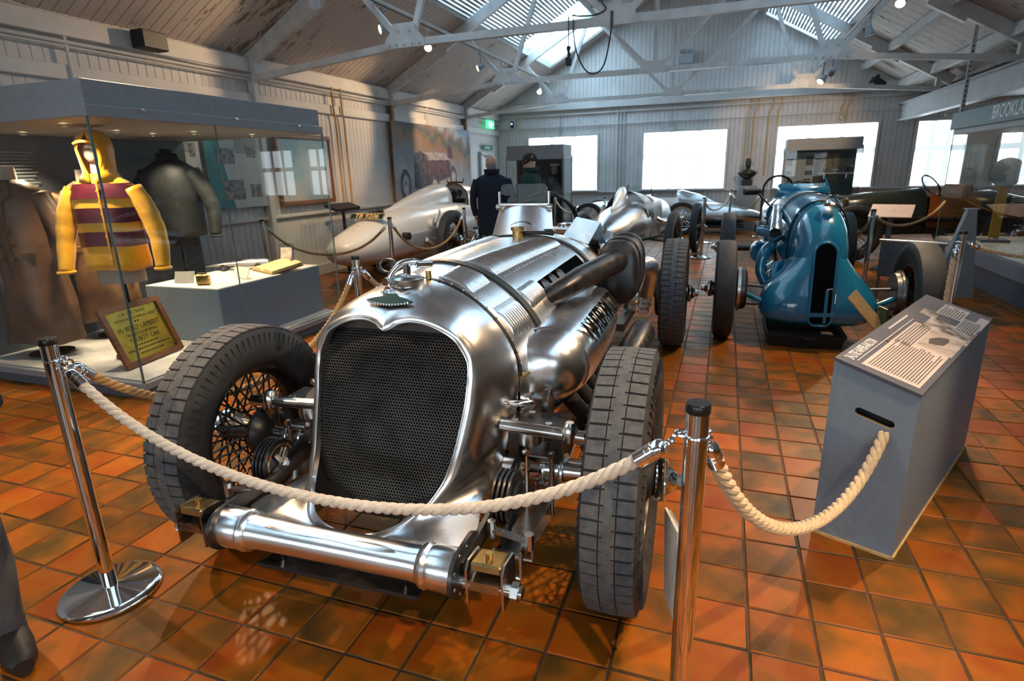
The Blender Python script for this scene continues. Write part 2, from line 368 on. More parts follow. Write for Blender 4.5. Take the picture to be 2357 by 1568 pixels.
for k, (x0, x1, z0, z1) in enumerate(WIN):
    wo = struct('window_%d' % (k+1), MB().box(((x0+x1)/2, YB+.07, (z0+z1)/2), (x1-x0, .01, z1-z0)), 'blind', smooth=0)
    fr = MB(); t = .055
    for (cx, cz, dx, dz) in (((x0+x1)/2, z0-t/2, x1-x0+2*t, t), ((x0+x1)/2, z1+t/2, x1-x0+2*t, t), (x0-t/2, (z0+z1)/2, t, z1-z0), (x1+t/2, (z0+z1)/2, t, z1-z0)):
        fr.cbox((cx, YB+.02, cz), (dx, .09, dz), .006)
    fr.build('window_frame', 'wallw', wo, 0)
    MB().cbox(((x0+x1)/2, YB-.02, z0-.03), (x1-x0+.14, .10, .03), .006).build('window_sill', 'wallw', wo, 0)
    MB().cyl((x0-.03, YB-.0, z1+.02), (x1+.03, YB-.0, z1+.02), .022).build('blind_roller', 'wallw', wo)
    bar_shadow = MB(); mb_ = mat('blind_shadow_bar', (.55,.6,.62), .6, emit=(.86,.95,1), es=.66)  # dimmer glowing strips imitate the glazing bars' soft shadow on the blind
    for q in (1, 2): bar_shadow.box((x0+(x1-x0)*q/3, YB+.062, (z0+z1)/2), (.10, .004, z1-z0))
    bar_shadow.box(((x0+x1)/2, YB+.0615, z0+(z1-z0)*.58), (x1-x0, .004, .12)); bar_shadow.build('glazing_bars_or_shadow', mb_, wo, 0)

# ceiling: left slope in boards that run up the slope, cut by the skylight; right slope in wide boards
ceil = struct('ceiling', MB().box((APX, (YB+YF)/2, APZ+.20), (.3, YB-YF+.2, .02)), 'ceilw', smooth=0)
SK_L = (-4.21, -2.86); SK_Y = (-2.5, 14.80)
SK_R = (.55, 1.95); SK_RY = (-2.5, 15.18)
def slope_board(mb, side, xa, xb, y0, y1, t=.02, off=0.0):
    z = lambda x: APZ-SL*abs(x-APX)+off
    e = .006
    P = [(y0+.001, t), (y0+.001, e), (y0+e, 0), (y1-e, 0), (y1-.001, e), (y1-.001, t)]
    V = [(xa, y, z(xa)+d) for y, d in P]+[(xb, y, z(xb)+d) for y, d in P]
    mb.add(V, [(i, i+1, 7+i, 6+i) for i in range(5)]+[(0, 6, 11, 5)])
y = 2.6; bw = .118
while y < YB:
    for xa, xb in (((XL-.1, SK_L[0]), (SK_L[1], APX)) if SK_Y[0] < y < SK_Y[1]-.05 else ((XL-.1, APX),)):
        mb = MB(); slope_board(mb, 0, xa, xb, y, min(y+bw, YB+.1)); mb.build('ceiling_board', 'ceilw', ceil, 0)
    y += bw
for xa, xb, ya, yb in ((XL-.1, SK_L[0], YF, 2.6), (SK_L[1], APX, YF, 2.6), (SK_L[0], SK_L[1], YF, SK_Y[0]), (SK_R[1], XR+.5, YF, 2.6), (APX, SK_R[0], YF, 2.6), (SK_R[0], SK_R[1], YF, SK_RY[0])):
    mb = MB(); slope_board(mb, 0, xa, xb, ya, yb); mb.build('ceiling_lining', 'ceilw', ceil, 0)
y = 2.6; bw = .30
while y < YB:
    for xa, xb in ((APX, SK_R[0]), (SK_R[1], XR+.02)):
        mb = MB(); slope_board(mb, 1, xa, xb, y, min(y+bw, YB+.1)); mb.build('ceiling_panel', 'ceilw', ceil, 0)
    y += bw
# roof over everything keeps daylight out
ro = MB()
for xa, xb in ((XL-.4, SK_L[0]), (SK_L[1], SK_R[0]), (SK_R[1], XA+.4)):
    if xa < APX < xb:
        for a, b2 in ((xa, APX), (APX, xb)): ro.bar((a, (YF+YB)/2, APZ-SL*abs(a-APX)+.12), (b2, (YF+YB)/2, APZ-SL*abs(b2-APX)+.12), YB-YF+.6, .05)
    else:
        zb = (APZ-SL*abs(xb-APX)+.12) if xb < XA else 3.1
        if xb > XA: ro.bar((xa, (YF+YB)/2, APZ-SL*abs(xa-APX)+.12), (XR+.3, (YF+YB)/2, APZ-SL*abs(XR+.3-APX)+.12), YB-YF+.6, .05); ro.bar((XR+.2, (YF+YB)/2, 2.83), (xb, (YF+YB)/2, 2.72), YB-YF+.6, .05)
        else: ro.bar((xa, (YF+YB)/2, APZ-SL*abs(xa-APX)+.12), (xb, (YF+YB)/2, zb), YB-YF+.6, .05)
ro.build('roof_deck', 'ceilw', ceil, 0)
# aisle: lower ceiling in planks, outer wall, end wall
MB().box(((XR+XA)/2+.1, (YB+YF)/2, 2.70), (XA-XR, YB-YF, .04)).build('aisle_ceiling', 'ceilw', ceil, 0)
wr = struct('wall_right', MB().box((XA+.06, (YB+YF)/2, 1.4), (.12, YB-YF+.3, 2.9)), 'wallw', smooth=0)
wf = MB(); wf.box(((XL+XA)/2, YF-.06, .45), (XA-XL+.4, .12, .9)); wf.box(((XL+XA)/2, YF-.06, 4.3), (XA-XL+.4, .12, 4.0))
for a, b2 in ((XL-.2, -4.6), (-2.6, -1.6), (.4, 1.4), (3.0, XA+.2)): wf.box(((a+b2)/2, YF-.06, 1.6), (b2-a, .12, 1.4))
wall_front = struct('wall_front', wf, 'wallw', smooth=0)
for k, (a, b2) in enumerate(((-4.6, -2.6), (-1.6, .4), (1.4, 3.0))):  # unseen bright windows, added behind the view to give the metal reflections
    wo = struct('window_%d' % (6+k), MB().box(((a+b2)/2, YF-.08, 1.6), (b2-a, .01, 1.4)), 'blind', smooth=0)
    fb = MB()
    for q in (1, 2): fb.box((a+(b2-a)*q/3, YF-.06, 1.6), (.04, .02, 1.4))
    fb.box(((a+b2)/2, YF-.06, 1.65), (b2-a, .02, .05)); fb.build('glazing_bars_or_shadow', 'wallw', wo, 0)
# nave edge: eaves girder on the right, its posts, the purlins
gb = MB(); gx = 3.42
gb.box((gx, (YB+YF)/2, 2.45), (.022, YB-YF, .32)); gb.box((gx, (YB+YF)/2, 2.615), (.15, YB-YF, .02)); gb.box((gx, (YB+YF)/2, 2.285), (.15, YB-YF, .02))
struct('trim_1', gb, 'beam', smooth=0)
for k, (xx, zz, hh) in enumerate(((3.30, 2.99, .15), (2.6, 3.40, .13), (-4.75, 3.46, .0))):
    if hh: struct('trim_%d' % (2+k), MB().bar((xx, YF, zz), (xx, YB, zz), .09, hh), 'trussw', smooth=0)
cr = MB()
for xx in [3.62+.05*i for i in range(60)]: cr.cyl((xx, 7.0, 2.665), (xx, YB, 2.665), .018, n=6)
cr.build('corrugated_lining', 'beam', ceil)

# skylights: frame, pane and the louvre slats under it
def skylight(idx, xa, xb, y0, y1, yslat, n, nm):
    z = lambda x: APZ-SL*abs(x-APX)
    o = struct(nm, MB().bar((xa, (y0+y1)/2, z(xa)+.16), (xb, (y0+y1)/2, z(xb)+.16), y1-y0, .01), 'skypane', smooth=0)
    fr = MB()
    for yy in (y0, y1): fr.bar((xa, yy, z(xa)+.07), (xb, yy, z(xb)+.07), .05, .16)
    for xx in (xa, xb): fr.bar((xx, y0, z(xx)+.07), (xx, y1, z(xx)+.07), .05, .16)
    fr.build('frame', 'trussw', o, 0)
    k = int(yslat[0])
    while k < y1-.3:
        if k > y0+.2: MB().bar((xa, k, z(xa)+.11), (xb, k, z(xb)+.11), .05, .07).build('glazing_bar', 'trussw', o, 0)
        k += 1.5
    for i in range(n):
        x = xa+(xb-xa)*(i+.5)/n
        MB().bar((x, yslat[0], z(x)+.03), (x, yslat[1], z(x)+.03), (xb-xa)/n*.80, .012, up=(SL*(1 if x > APX else -1), 0, 1)).build('slat', 'slat', o, 0)
    return o
skylight(0, SK_L[0], SK_L[1], SK_Y[0], SK_Y[1], (-2.4, 12.36), 24, 'window_9')
skylight(1, SK_R[0], SK_R[1], SK_RY[0], SK_RY[1], (-2.4, 15.1), 24, 'window_10')

# roof trusses
def truss(y0, label):
    t = thing('roof_truss', label, 'truss', (0, y0, 0), 0, 'roof trusses')
    zc = 2.875; A = Vector((-5.74, 0, 2.665)); B = Vector((3.46, 0, 2.665)); G1 = Vector((-3.52, 0, zc)); G2 = Vector((1.246, 0, zc)); G0 = Vector((APX, 0, zc))
    rz = lambda x: APZ-.10-SL*abs(x-APX)
    MB().bar(A, G1, .07, .075).build('bottom_chord', 'trussw', t, 0); MB().bar(G1, G2, .07, .075).build('bottom_chord', 'trussw', t, 0); MB().bar(G2, B, .07, .075).build('bottom_chord', 'trussw', t, 0)
    MB().bar((XL, 0, rz(XL)), (APX, 0, rz(APX)), .08, .16).build('rafter', 'trussw', t, 0); MB().bar((XR+.1, 0, rz(XR+.1)), (APX, 0, rz(APX)), .08, .16).build('rafter', 'trussw', t, 0)
    for s in (-1, 1):
        g = G1 if s < 0 else G2; f = lambda x: APX+s*x
        for xx in (3.16, 1.72):
            MB().bar(g+Vector((s*(.09 if xx > 2.4 else -.09), .0, .06)), (f(xx), 0, rz(f(xx))), .065, .05, up=(0,1,0)).build('strut', 'trussw', t, 0)
        MB().bar(G0+Vector((s*.1, 0, .05)), (f(1.72), 0, rz(f(1.72))), .06, .05, up=(0,1,0)).build('strut', 'trussw', t, 0)
        poly = [(-.26,-.05),(.26,-.05),(.24,.04),(.15,.13),(.13,.20),(-.13,.20),(-.15,.13),(-.24,.04)]
        mx = Matrix.Translation(g+Vector((0, -.042, 0))) @ Matrix.Rotation(PI/2, 4, 'X')
        gp = MB().prism(poly, .01, mx).build('gusset_plate', 'trussw', t, 0)
        bo = MB()
        for bx, bz in ((-.07,.12),(.07,.12),(-.19,-.02),(-.1,-.02),(0,-.02),(.1,-.02),(.19,-.02)): bo.cyl(g+Vector((bx, -.052, bz)), g+Vector((bx, -.068, bz)), .014, n=6)
        bo.build('bolts', 'beam', gp, 0, kind='stuff')
        kx = f(4.55); MB().bar((kx, 0, 2.70), (kx, 0, rz(kx)), .07, .10, up=(0,1,0)).build('knee_bracket', 'trussw', t, 0)
        MB().bar((f(3.9), 0, rz(f(3.9))-.09), (f(3.45), 0, rz(f(3.45))-.09), .075, .10).build('splice_plate', 'trussw', t, 0)
    MB().bar(G0, (APX, 0, rz(APX)), .06, .05, up=(0,1,0)).build('king_post', 'trussw', t, 0)
    MB().prism([(-.22,-.05),(.22,-.05),(.16,.13),(-.16,.13)], .01, Matrix.Translation(G0+Vector((0,-.042,0))) @ Matrix.Rotation(PI/2, 4, 'X')).build('gusset_plate', 'trussw', t, 0)
    return t
truss(6.46, 'white steel roof truss nearest to the camera, with a black cable hooked over it')
truss(9.80, 'white steel roof truss in the middle, orange-lit gusset on its right')
truss(13.06, 'white steel roof truss farthest back, just before the gable wall')
truss(-.30, 'white steel roof truss overhead, behind the view')
truss(3.10, 'white steel roof truss overhead, above the silver car')
# ------------------------------------------------------------------ track lighting
def track(x, z, y0, y1, label):
    t = thing('lighting_track', label, 'track', (0, 0, 0), 0, 'lighting tracks')
    MB().cbox((x, (y0+y1)/2, z), (.045, y1-y0, .04), .006).build('rail', 'trussw', t, 0)
    MB().box((x, (y0+y1)/2, z-.021), (.018, y1-y0, .004)).build('slot', 'matblack', t, 0)
track(-3.9, 3.36, -3, 13.6, 'white lighting track along the left skylight')
track(1.63, 3.36, -3, 14.2, 'white lighting track along the right skylight')
M['lampgrey'] = mat('lamp_housing_grey', (.32,.36,.40), .4, .2, var=.05)
M['lampwhite'] = mat('lamp_housing_white', (.62,.66,.70), .4, 0, var=.05)
def spot(pos, aim, label, power=1., on=True, size=58, mtl='lampgrey'):
    pos = Vector(pos); aim = Vector(aim)
    t = thing('track_spotlight', label, 'spotlight', pos, 0, 'track spotlights')
    head = pos*0+Vector((0,0,-.24)); d = (aim-(pos+head)).normalized()
    rot = Vector((0,0,-1)).rotation_difference(d).to_matrix()
    MB().cbox((0,0,-.04), (.035,.11,.03), .006).build('adapter', mtl, t, 0)
    MB().cyl((0,0,-.05), (0,0,-.19), .011).build('stem', mtl, t)
    MB().lathe([(.02,.075),(.034,.06),(.042,.02),(.05,-.015),(.056,-.03),(.056,-.06),(.050,-.062),(.046,-.050),(0,-.046)], head, rot=rot).build('housing', mtl, t)
    MB().lathe([(0,-.050),(.03,-.052),(.046,-.055)], head, rot=rot).build('lamp_face', 'lampglow' if on else 'matblack', t)
    if on:
        l = bpy.data.lights.new('spot_beam', 'SPOT'); l.energy = SPOT*power; l.color = (1, .66, .36); l.spot_size = R(size); l.spot_blend = .55; l.shadow_soft_size = .035
        lo = bpy.data.objects.new('spot_beam', l); C.objects.link(lo); lo.parent = t; lo.location = head+d*.075
        lo.rotation_euler = d.to_track_quat('-Z', 'Y').to_euler()
L_, R_ = -3.9, 1.63; Z_ = 3.34
spot((L_, 5.35, Z_), (-4.9, 7.6, .6), 'white track spotlight at the top edge above the left display case', mtl='lampwhite')
spot((L_, 6.65, Z_), (-5.8, 4.6, 2.4), 'grey track spotlight behind the near truss strut, seen from its side', .45)
spot((L_, 7.76, Z_), (-2.4, 3.6, .4), 'white track spotlight glowing beside the near truss gusset', mtl='lampwhite')
spot((L_, 9.6, Z_), (-5.8, 8.2, 2.2), 'dark track spotlight behind the middle truss, aimed at the left wall', .6)
spot((L_, 10.6, Z_), (-5.8, 11.5, 2.0), 'white track spotlight hanging right beside the middle truss gusset, left side', .8, mtl='lampwhite')
spot((L_, 12.9, Z_), (-3.6, 9.5, .6), 'white track spotlight by the farthest truss on the left', .7, mtl='lampwhite')
spot((R_, 7.98, Z_), (.7, 5.6, .5), 'grey track spotlight nearest the camera on the right track')
spot((R_, 9.54, Z_), (2.3, 9.8, .4), 'grey track spotlight second along the right track, below the skylight corner', .8)
spot((1.30, 9.93, 2.93), (1.15, 15.3, 1.9), 'right of the two small spotlights under the orange-lit truss gusset', .9, size=40)
spot((1.19, 9.93, 2.84), (-.6, 8.4, .2), 'left of the two small spotlights under the orange-lit truss gusset', .8)
for k, (x, y, ax, ay, az, p) in enumerate(((R_, 5.3, .5, 4.2, 0, 1.0), (R_, 3.4, -.6, 2.2, .3, 1.2), (R_, 1.4, .3, 1.6, 0, 1.0), (R_, -.6, -.9, 1.4, .4, 1.0),
        (L_, 3.6, -1.9, 1.9, .4, 1.0), (L_, 1.6, -2.6, 1.6, 0, .9), (L_, -.4, -.9, 1.2, .4, 1.0), (R_, 6.6, 2.6, 4.6, 0, .8))):
    spot((x, y, Z_), (ax, ay, az), 'track spotlight overhead and out of view, %s of %s side row' % (('first','second','third','fourth','first','second','third','fifth')[k], 'right' if x > 0 else 'left'), p)
M['void'] = mat('dead_black', (.004,.004,.005), .9, 0, spec=.05, var=.3, scale=200)
# ------------------------------------------------------------------ wheels
def tyre_mesh(mb, r, w, rr, n=64):                                # axis x, squared shoulders
    prof = [(rr,-w*.55),(rr+.012,-w*.72),(rr+(r-rr)*.35,-w*.98),(rr+(r-rr)*.62,-w),(r-.03,-w*.93),(r-.007,-w*.80),(r-.002,-w*.4),(r,0),(r-.002,w*.4),(r-.007,w*.80),(r-.03,w*.93),(rr+(r-rr)*.62,w),(rr+(r-rr)*.35,w*.98),(rr+.012,w*.72),(rr,w*.55),(rr-.004,0),(rr,-w*.55)]
    mb.lathe(prof, axis='x', n=n); return mb
def tread_mesh(mb, r, w, pitches=62, cross=True):
    h = .006
    for k in range(pitches):
        a0 = 2*PI*k/pitches; da = 2*PI/pitches
        for s in (-1, 1):
            def blk(xa, xb, ta, tb, r0=r-.004, r1=r+h):
                V = []
                for rr_ in (r0, r1):
                    for x, t in ((xa, ta), (xb, ta), (xb, tb), (xa, tb)):
                        q = rr_-(.006*(abs(x)/w)**2 if rr_ == r1 else 0); V.append((x, q*math.cos(t), q*math.sin(t)))
                mb.add(V, [(0,1,2,3),(4,5,6,7),(0,1,5,4),(1,2,6,5),(2,3,7,6),(3,0,4,7)])
            g = da*.09; off = da*.5 if s > 0 else 0
            blk(s*w*.27, s*w*.80, a0+off+g, a0+off+da-g)
            blk(s*w*.02, s*w*.235, a0+off+g*.6, a0+off+da-g*.6) if cross and k % 1 == 0 else None
    mb.lathe([(r-.004,-w*.13),(r+h,-w*.125),(r+h+.0004,0),(r+h,w*.125),(r-.004,w*.13)], axis='x', n=96, caps=False)
    return mb
def wheel(parent, loc, r=.44, w=.095, rr=.27, side=1, rz=0, tread=True, spokes=60, hubm='dsteel', spokem='black', label=None, knock=True, detail=True, drum=False):
    q = thing('wheel', '', '', loc, rz); del q['label']; del q['category']
    q.name = 'wheel'; q.parent = parent
    ty = tyre_mesh(MB(), r-(.006 if tread else 0), w, rr, 72 if detail else 40).build('tyre', 'rubber', q, 30)
    if tread: tread_mesh(MB(), r-.006, w).build('tread', 'tread', q, 0, kind='stuff')
    if detail:                                                     # fine ribs round the sidewall
        rb = MB()
        for k in range(84):
            a = 2*PI*k/84
            for s in (-1, 1):
                c = Vector((0, math.cos(a), math.sin(a))); p0 = c*(r-.03)+Vector((s*w*.955,0,0)); p1 = c*(r-.075)+Vector((s*w*1.0,0,0)); rb.bar(p0, p1, .004, .003, up=c.cross(Vector((1,0,0))))
        rb.build('sidewall_ribs', 'rubber', q, 0, kind='stuff')
    MB().lathe([(rr+.012,-w*.74),(rr-.004,-w*.70),(rr-.012,-w*.45),(rr-.035,-w*.2),(rr-.035,w*.2),(rr-.012,w*.45),(rr-.004,w*.70),(rr+.012,w*.74),(rr+.004,w*.5),(rr-.02,0),(rr+.004,-w*.5),(rr+.012,-w*.74)], axis='x', n=48).build('rim', spokem, q)
    hb = MB().lathe([(.0,-.10),(.058,-.10),(.062,-.08),(.05,-.05),(.042,0),(.05,.05),(.066,.07),(.066,.085),(.05,.10),(.0,.10)], axis='x', n=28).build('hub', hubm, q)
    sp = MB()
    for k in range(spokes):
        a = 2*PI*k/spokes; sg = 1 if k % 2 else -1
        inner = k % 4 < 2; hx = (-.085 if inner else .075)
        b = a+sg*(.75 if inner else .45)
        p0 = Vector((hx, .058*math.cos(b), .058*math.sin(b))); p1 = Vector((-.02 if inner else .02, (rr-.03)*math.cos(a), (rr-.03)*math.sin(a)))
        sp.tube([p0, p1], .0042 if detail else .005, 5, caps=False)
    sp.build('spokes', spokem, q, 60, kind='stuff')
    if knock:
        kn = MB(); kn.lathe([(.0,.0),(.066,.0),(.072,.012),(.072,.032),(.05,.04),(.038,.055),(.03,.066),(0,.066)], (side*.10,0,0), axis='x', n=28, rot=None if side > 0 else rotm('Z', 180))
        kn.build('wheel_nut', 'chrome', q)
        MB().lathe([(0,0),(.026,0),(.026,.03),(.02,.035),(0,.035)], (side*.158,0,0), axis='x', n=6, rot=None if side > 0 else rotm('Z', 180)).build('hub_cap_nut', 'steel', q, 20)
    if drum:
        dr = MB(); s = -side
        dr.lathe([(0,s*.06),(.19,s*.06),(.2,s*.075),(.2,s*.13),(.185,s*.145),(0,s*.145)] , axis='x', n=40); dr.build('brake_drum', 'dsteel', q)
    return q
# ------------------------------------------------------------------ the silver aero-engined car in front
car = thing('racing_car', 'polished aluminium racing car with honeycomb radiator and side fairing, in front', 'racing car', (-1.03, 1.76, 0), R(1.5))
def mirror(p): return Vector((-p[0], p[1], p[2]))
RIM = [(0,-.172,.959),(.018,-.163,.963),(.042,-.150,.976),(.09,-.143,.985),(.155,-.142,.975),(.227,-.140,.94),(.258,-.136,.90),(.278,-.138,.86),(.283,-.146,.82),(.283,-.160,.78),(.279,-.178,.72),(.272,-.204,.66),(.264,-.233,.60),(.254,-.264,.545),(.241,-.302,.50),(.217,-.36,.46),(.185,-.415,.437),(.143,-.470,.418),(.08,-.497,.398),(0,-.505,.388)]
OUT = [(0,.09,1.087),(.03,.09,1.085),(.07,.09,1.078),(.12,.09,1.064),(.165,.09,1.04),(.21,.09,1.008),(.255,.09,.968),(.295,.089,.935),(.33,.088,.903),(.356,.086,.868),(.373,.084,.82),(.381,.078,.755),(.383,.065,.68),(.377,.045,.60),(.362,.0,.525),(.350,-.06,.455),(.345,-.22,.408),(.385,-.45,.412),(.22,-.576,.438),(0,-.576,.438)]
def sec_z(x, w=.384, zt=1.087, zm=.74, e=1.8): return zm+(zt-zm)*(1-min(1, x/w)**e)**(1/e)
for i in range(11):
    x_ = OUT[i][0]; z_ = sec_z(x_)+.0015; OUT[i] = (x_, OUT[i][1], z_)
def hull_curve(i, n=14):
    r = Vector(RIM[i]); o = Vector(OUT[i]); k = i/19
    if i <= 8:                                                     # over the top
        c1 = r+Vector((r.x*.12, -.014+.008*k, .042-.035*k)); c2 = o+Vector((-.0, -.12, .006))
        if i == 0: c1 = r+Vector((0,-.006,.040)); c2 = o+Vector((0,-.12,0))
        if i in (1, 2): c1 = r+Vector((.0,-.012,.042))
    elif i <= 14:                                                  # cheeks
        t = (i-9)/5; c1 = r+Vector((.040, -.006, .0)); c2 = o+Vector((.004, -.11+.03*t, .0))
    elif i <= 16:                                                  # lower corners
        c1 = r+Vector((.022, -.010, -.004)); c2 = o+Vector((-.004, -.05, .006))
    elif i == 17:
        c1 = r+Vector((.05, -.02, .0)); c2 = o+Vector((-.06, -.02, .012))
    else:
        c1 = r+Vector((0,-.020,.026)); c2 = o+Vector((0,.035,.016))
    return [bez((r, c1, c2, o), t/(n-1)) for t in range(n)]
half = [hull_curve(i) for i in range(20)]
# refine around the loop with Catmull-Rom
rings = []
for j in range(14):
    rp_ = cat([half[i][j] for i in range(20)], 4)
    full = rp_+[mirror(p) for p in rp_[-2:0:-1]]
    rings.append(full)
lip = [[Vector((p.x*.985, p.y+.03, p.z-.006 if p.z > .7 else p.z+.004)) for p in rings[0]]]
lip2 = [[Vector((p.x*1.004, p.y+.004, p.z)) for p in rings[0]]]
nose = MB().loft(lip+rings).build('nose_cowl', 'alu', car, 60)
# bead round the opening
MB().tube(rings[0], .0036, 8, closed=True).build('opening_bead', 'alu', nose)
# radiator: dark core, honeycomb of hexagonal cells, shroud above it
def core_pt(x, z): return Vector((x, -.085+.40*(z-.92), z))
core_poly = [(p.x*.985, p.z-.003) for p in rings[0][:]]
hx = .0105; cells = MB(); rows = int(.62/(hx*.866))+1
ins = [(Vector((p.x*1.02, 0, p.z))) for p in rings[0]]
def inside(x, z):
    c = False; n = len(ins)
    for a in range(n):
        p, q = ins[a], ins[(a+1) % n]
        if (p.z > z) != (q.z > z) and x < (q.x-p.x)*(z-p.z)/(q.z-p.z)+p.x: c = not c
    return c
for rw in range(-2, rows+4):
    z = .375+rw*hx*.866*1.04
    for cl in range(-30, 31):
        x = cl*hx+(hx/2 if rw % 2 else 0)
        if not inside(x, max(z, .40)) or z > .945: continue
        ro_, ri_ = hx*.575, hx*.40
        V = []
        for q in range(6):
            a = PI/6+q*PI/3; V.append(core_pt(x+ro_*math.cos(a), z+ro_*math.sin(a)))
        for q in range(6):
            a = PI/6+q*PI/3; V.append(core_pt(x+ri_*math.cos(a), z+ri_*math.sin(a)))
        for q in range(6):
            a = PI/6+q*PI/3; V.append(core_pt(x+ri_*math.cos(a), z+ri_*math.sin(a))+Vector((0,.012,-.004)))
        cells.add(V, [(q, (q+1) % 6, 6+(q+1) % 6, 6+q) for q in range(6)]+[(6+q, 6+(q+1) % 6, 12+(q+1) % 6, 12+q) for q in range(6)])
M['comb'] = mat('radiator_gunmetal', (.05,.047,.044), .42, .6, var=.3, scale=10)
rad = MB(); rad.add([core_pt(x, z)+Vector((0,.016,0)) for x, z in ((-.27,.36),(.27,.36),(.285,.80),(.26,.885),(.18,.95),(-.18,.95),(-.26,.885),(-.285,.80))], [tuple(range(8))]); rad = rad.build('radiator_core', 'matblack', car, 0)
cells.build('honeycomb', 'comb', rad, 0, kind='stuff')
MB().add([core_pt(-.26,.935)+Vector((0,-.006,0)), core_pt(.26,.935)+Vector((0,-.006,0)), (.16,-.085,.968), (-.16,-.085,.968)], [(0,1,2,3)]).build('header_tank', 'dsteel', rad, 0)
# front cross tube with swaged ends and flanges
tb = MB().lathe([(.0,-.402),(.062,-.402),(.064,-.39),(.063,-.33),(.060,-.318),(.066,-.308),(.064,-.296),(.054,-.286),(.051,-.25),(.050,0),(.051,.25),(.054,.286),(.064,.296),(.066,.308),(.060,.318),(.063,.33),(.064,.39),(.062,.402),(0,.402)], (0,-.548,.395), axis='x', n=36).build('cross_tube', 'alu', car)
for s in (-1, 1):
    poly = [(.075*math.cos(a)-.012*(1 if math.cos(a) < 0 else 0), .07*math.sin(a)) for a in [2*PI*k/28 for k in range(28)]]
    fl_ = MB().prism([(x+(.06 if (x > 0 and y > .03) else 0), y) for x, y in poly], .012, Matrix.Translation((s*.402-.006, -.54, .395)) @ Matrix.Rotation(PI/2, 4, 'Y') @ Matrix.Rotation(PI/2, 4, 'Z')).build('flange', 'dsteel', car, 20)
    rv = MB()
    for k in range(8):
        a = 2*PI*k/8+.3; rv.ell((s*.40+s*.008, -.54+.066*math.cos(a), .395+.06*math.sin(a)), (.004,.006,.006), 8, 5)
    rv.build('rivets', 'steel', fl_)
    # frame side rail with lip
    MB().cbox((s*.355, 2.12, .45), (.05, 4.0, .12), .006).build('chassis_rail', 'green', car, 20)
    MB().bar((s*.408, -.55, .405), (s*.405, -.10, .445), .014, .045).build('frame_horn', 'dsteel', car, 0)
    # spring front anchorage: pin, side plates, brass block, clips
    sh = MB().cyl((s*.40, -.56, .375), (s*.585, -.56, .375), .018, n=16).build('anchor_pin', 'steel', car)
    MB().lathe([(.0,0),(.026,0),(.026,.02),(0,.02)], (s*.555,-.56,.375), axis='x', n=6, rot=None if s > 0 else rotm('Z', 180)).build('pin_nut', 'steel', sh, 20)
    bl = MB().cbox((s*.492, -.548, .445), (.088, .085, .026), .006, rotm('X', -8)).build('anchor_block', 'brass', car, 20)
    MB().cyl((s*.492,-.552,.456), (s*.492,-.552,.476), .010, n=10).build('grease_nipple', 'brass', bl)
    for dx in (-.05, .05):
        pl = [(-.05,-.055),(.05,-.055),(.055,.0),(.045,.06),(-.03,.07),(-.05,.05)]
        MB().prism(pl, .006, Matrix.Translation((s*.492+dx-.003, -.55, .395)) @ Matrix.Rotation(PI/2, 4, 'Y') @ Matrix.Rotation(PI/2, 4, 'Z')).build('shackle_plate', 'steel', car, 0)
    MB().bar((s*.492,-.60,.40), (s*.492,-.50,.41), .08, .03).build('shackle_eye', 'steel', car, 0)
    # leaf spring, bowed under the axle
    sprg = None
    for k, (ya, yb) in enumerate(((-.55,.55),(-.50,.50),(-.40,.42),(-.30,.32),(-.20,.22))):
        pts = [(s*.49, y, .425-k*.013-.10*(1-(y/.58)**2)) for y in [ya+(yb-ya)*q/14 for q in range(15)]]
        rgs = [[Vector(p)+Vector((dx*.036, 0, dz*.0055)) for dx, dz in ((-1,-1),(1,-1),(1,1),(-1,1))] for p in pts]
        lf = MB().loft(rgs, cap0=True, cap1=True).build('spring_leaf', 'steel', car, 30)
    for yy in (-.42, -.30):
        zc = .425-.10*(1-(yy/.58)**2)-.012
        c_ = MB(); c_.cbox((s*.49, yy, zc+.014), (.088,.026,.012), .003); c_.cbox((s*.49-.046, yy, zc-.02), (.008,.022,.07), .002); c_.cbox((s*.49+.046, yy, zc-.02), (.008,.022,.07), .002); c_.cyl((s*.49+.046, yy, zc-.06), (s*.49-.046, yy, zc-.06), .008, n=8); c_.build('spring_clip', 'steel', car, 20)
    yy = -.38; st = MB(); st.cyl((s*.435, yy, .40), (s*.435, yy, .455), .013, n=8); st.cyl((s*.55, yy, .38), (s*.55, yy, .43), .015, n=8); st.bar((s*.435, yy, .425), (s*.55, yy, .405), .022, .010); st.build('damper_link', 'steel', car, 25)
    # friction damper
    ctr = Vector((s*.445, -.25, .46)); dm = MB()
    for k in range(4): dm.lathe([(0,-.005),(.085,-.005),(.088,0),(.085,.005),(0,.005)], ctr+Vector((-.03+.016*k,0,0)), axis='x', n=36)
    dmo = dm.build('friction_damper', 'black', car)
    if s < 0:
        star = []
        for k in range(5):
            for da, rr_ in ((-.20,.02),(-.13,.056),(.13,.056),(.20,.02)): star.append((rr_*math.cos(2*PI*k/5+da*(1 if rr_ > .03 else 2.4)), rr_*math.sin(2*PI*k/5+da*(1 if rr_ > .03 else 2.4))))
        MB().prism(star, .008, Matrix.Translation(ctr+Vector((.026,0,0))) @ Matrix.Rotation(PI/2, 4, 'Y')).build('star_spring', 'steel', dmo, 0)
        MB().torus(ctr+Vector((.024,0,0)), .066, .004, 'x', 30, 6).build('dial_ring', 'brass', dmo)
        MB().lathe([(0,0),(.02,0),(.02,.014),(.01,.02),(0,.02)], ctr+Vector((.033,0,0)), axis='x', n=6).build('damper_nut', 'steel', dmo, 20)
        dd = MB()
        for k in range(4):
            a = .9+k*PI/2; dd.box(ctr+Vector((.0255, .067*math.cos(a), .067*math.sin(a))), (.002,.012,.012))
        dd.build('dial_marks', mat('red_enamel', (.6,.06,.02), .4, var=.1), dmo, 0)
    else:
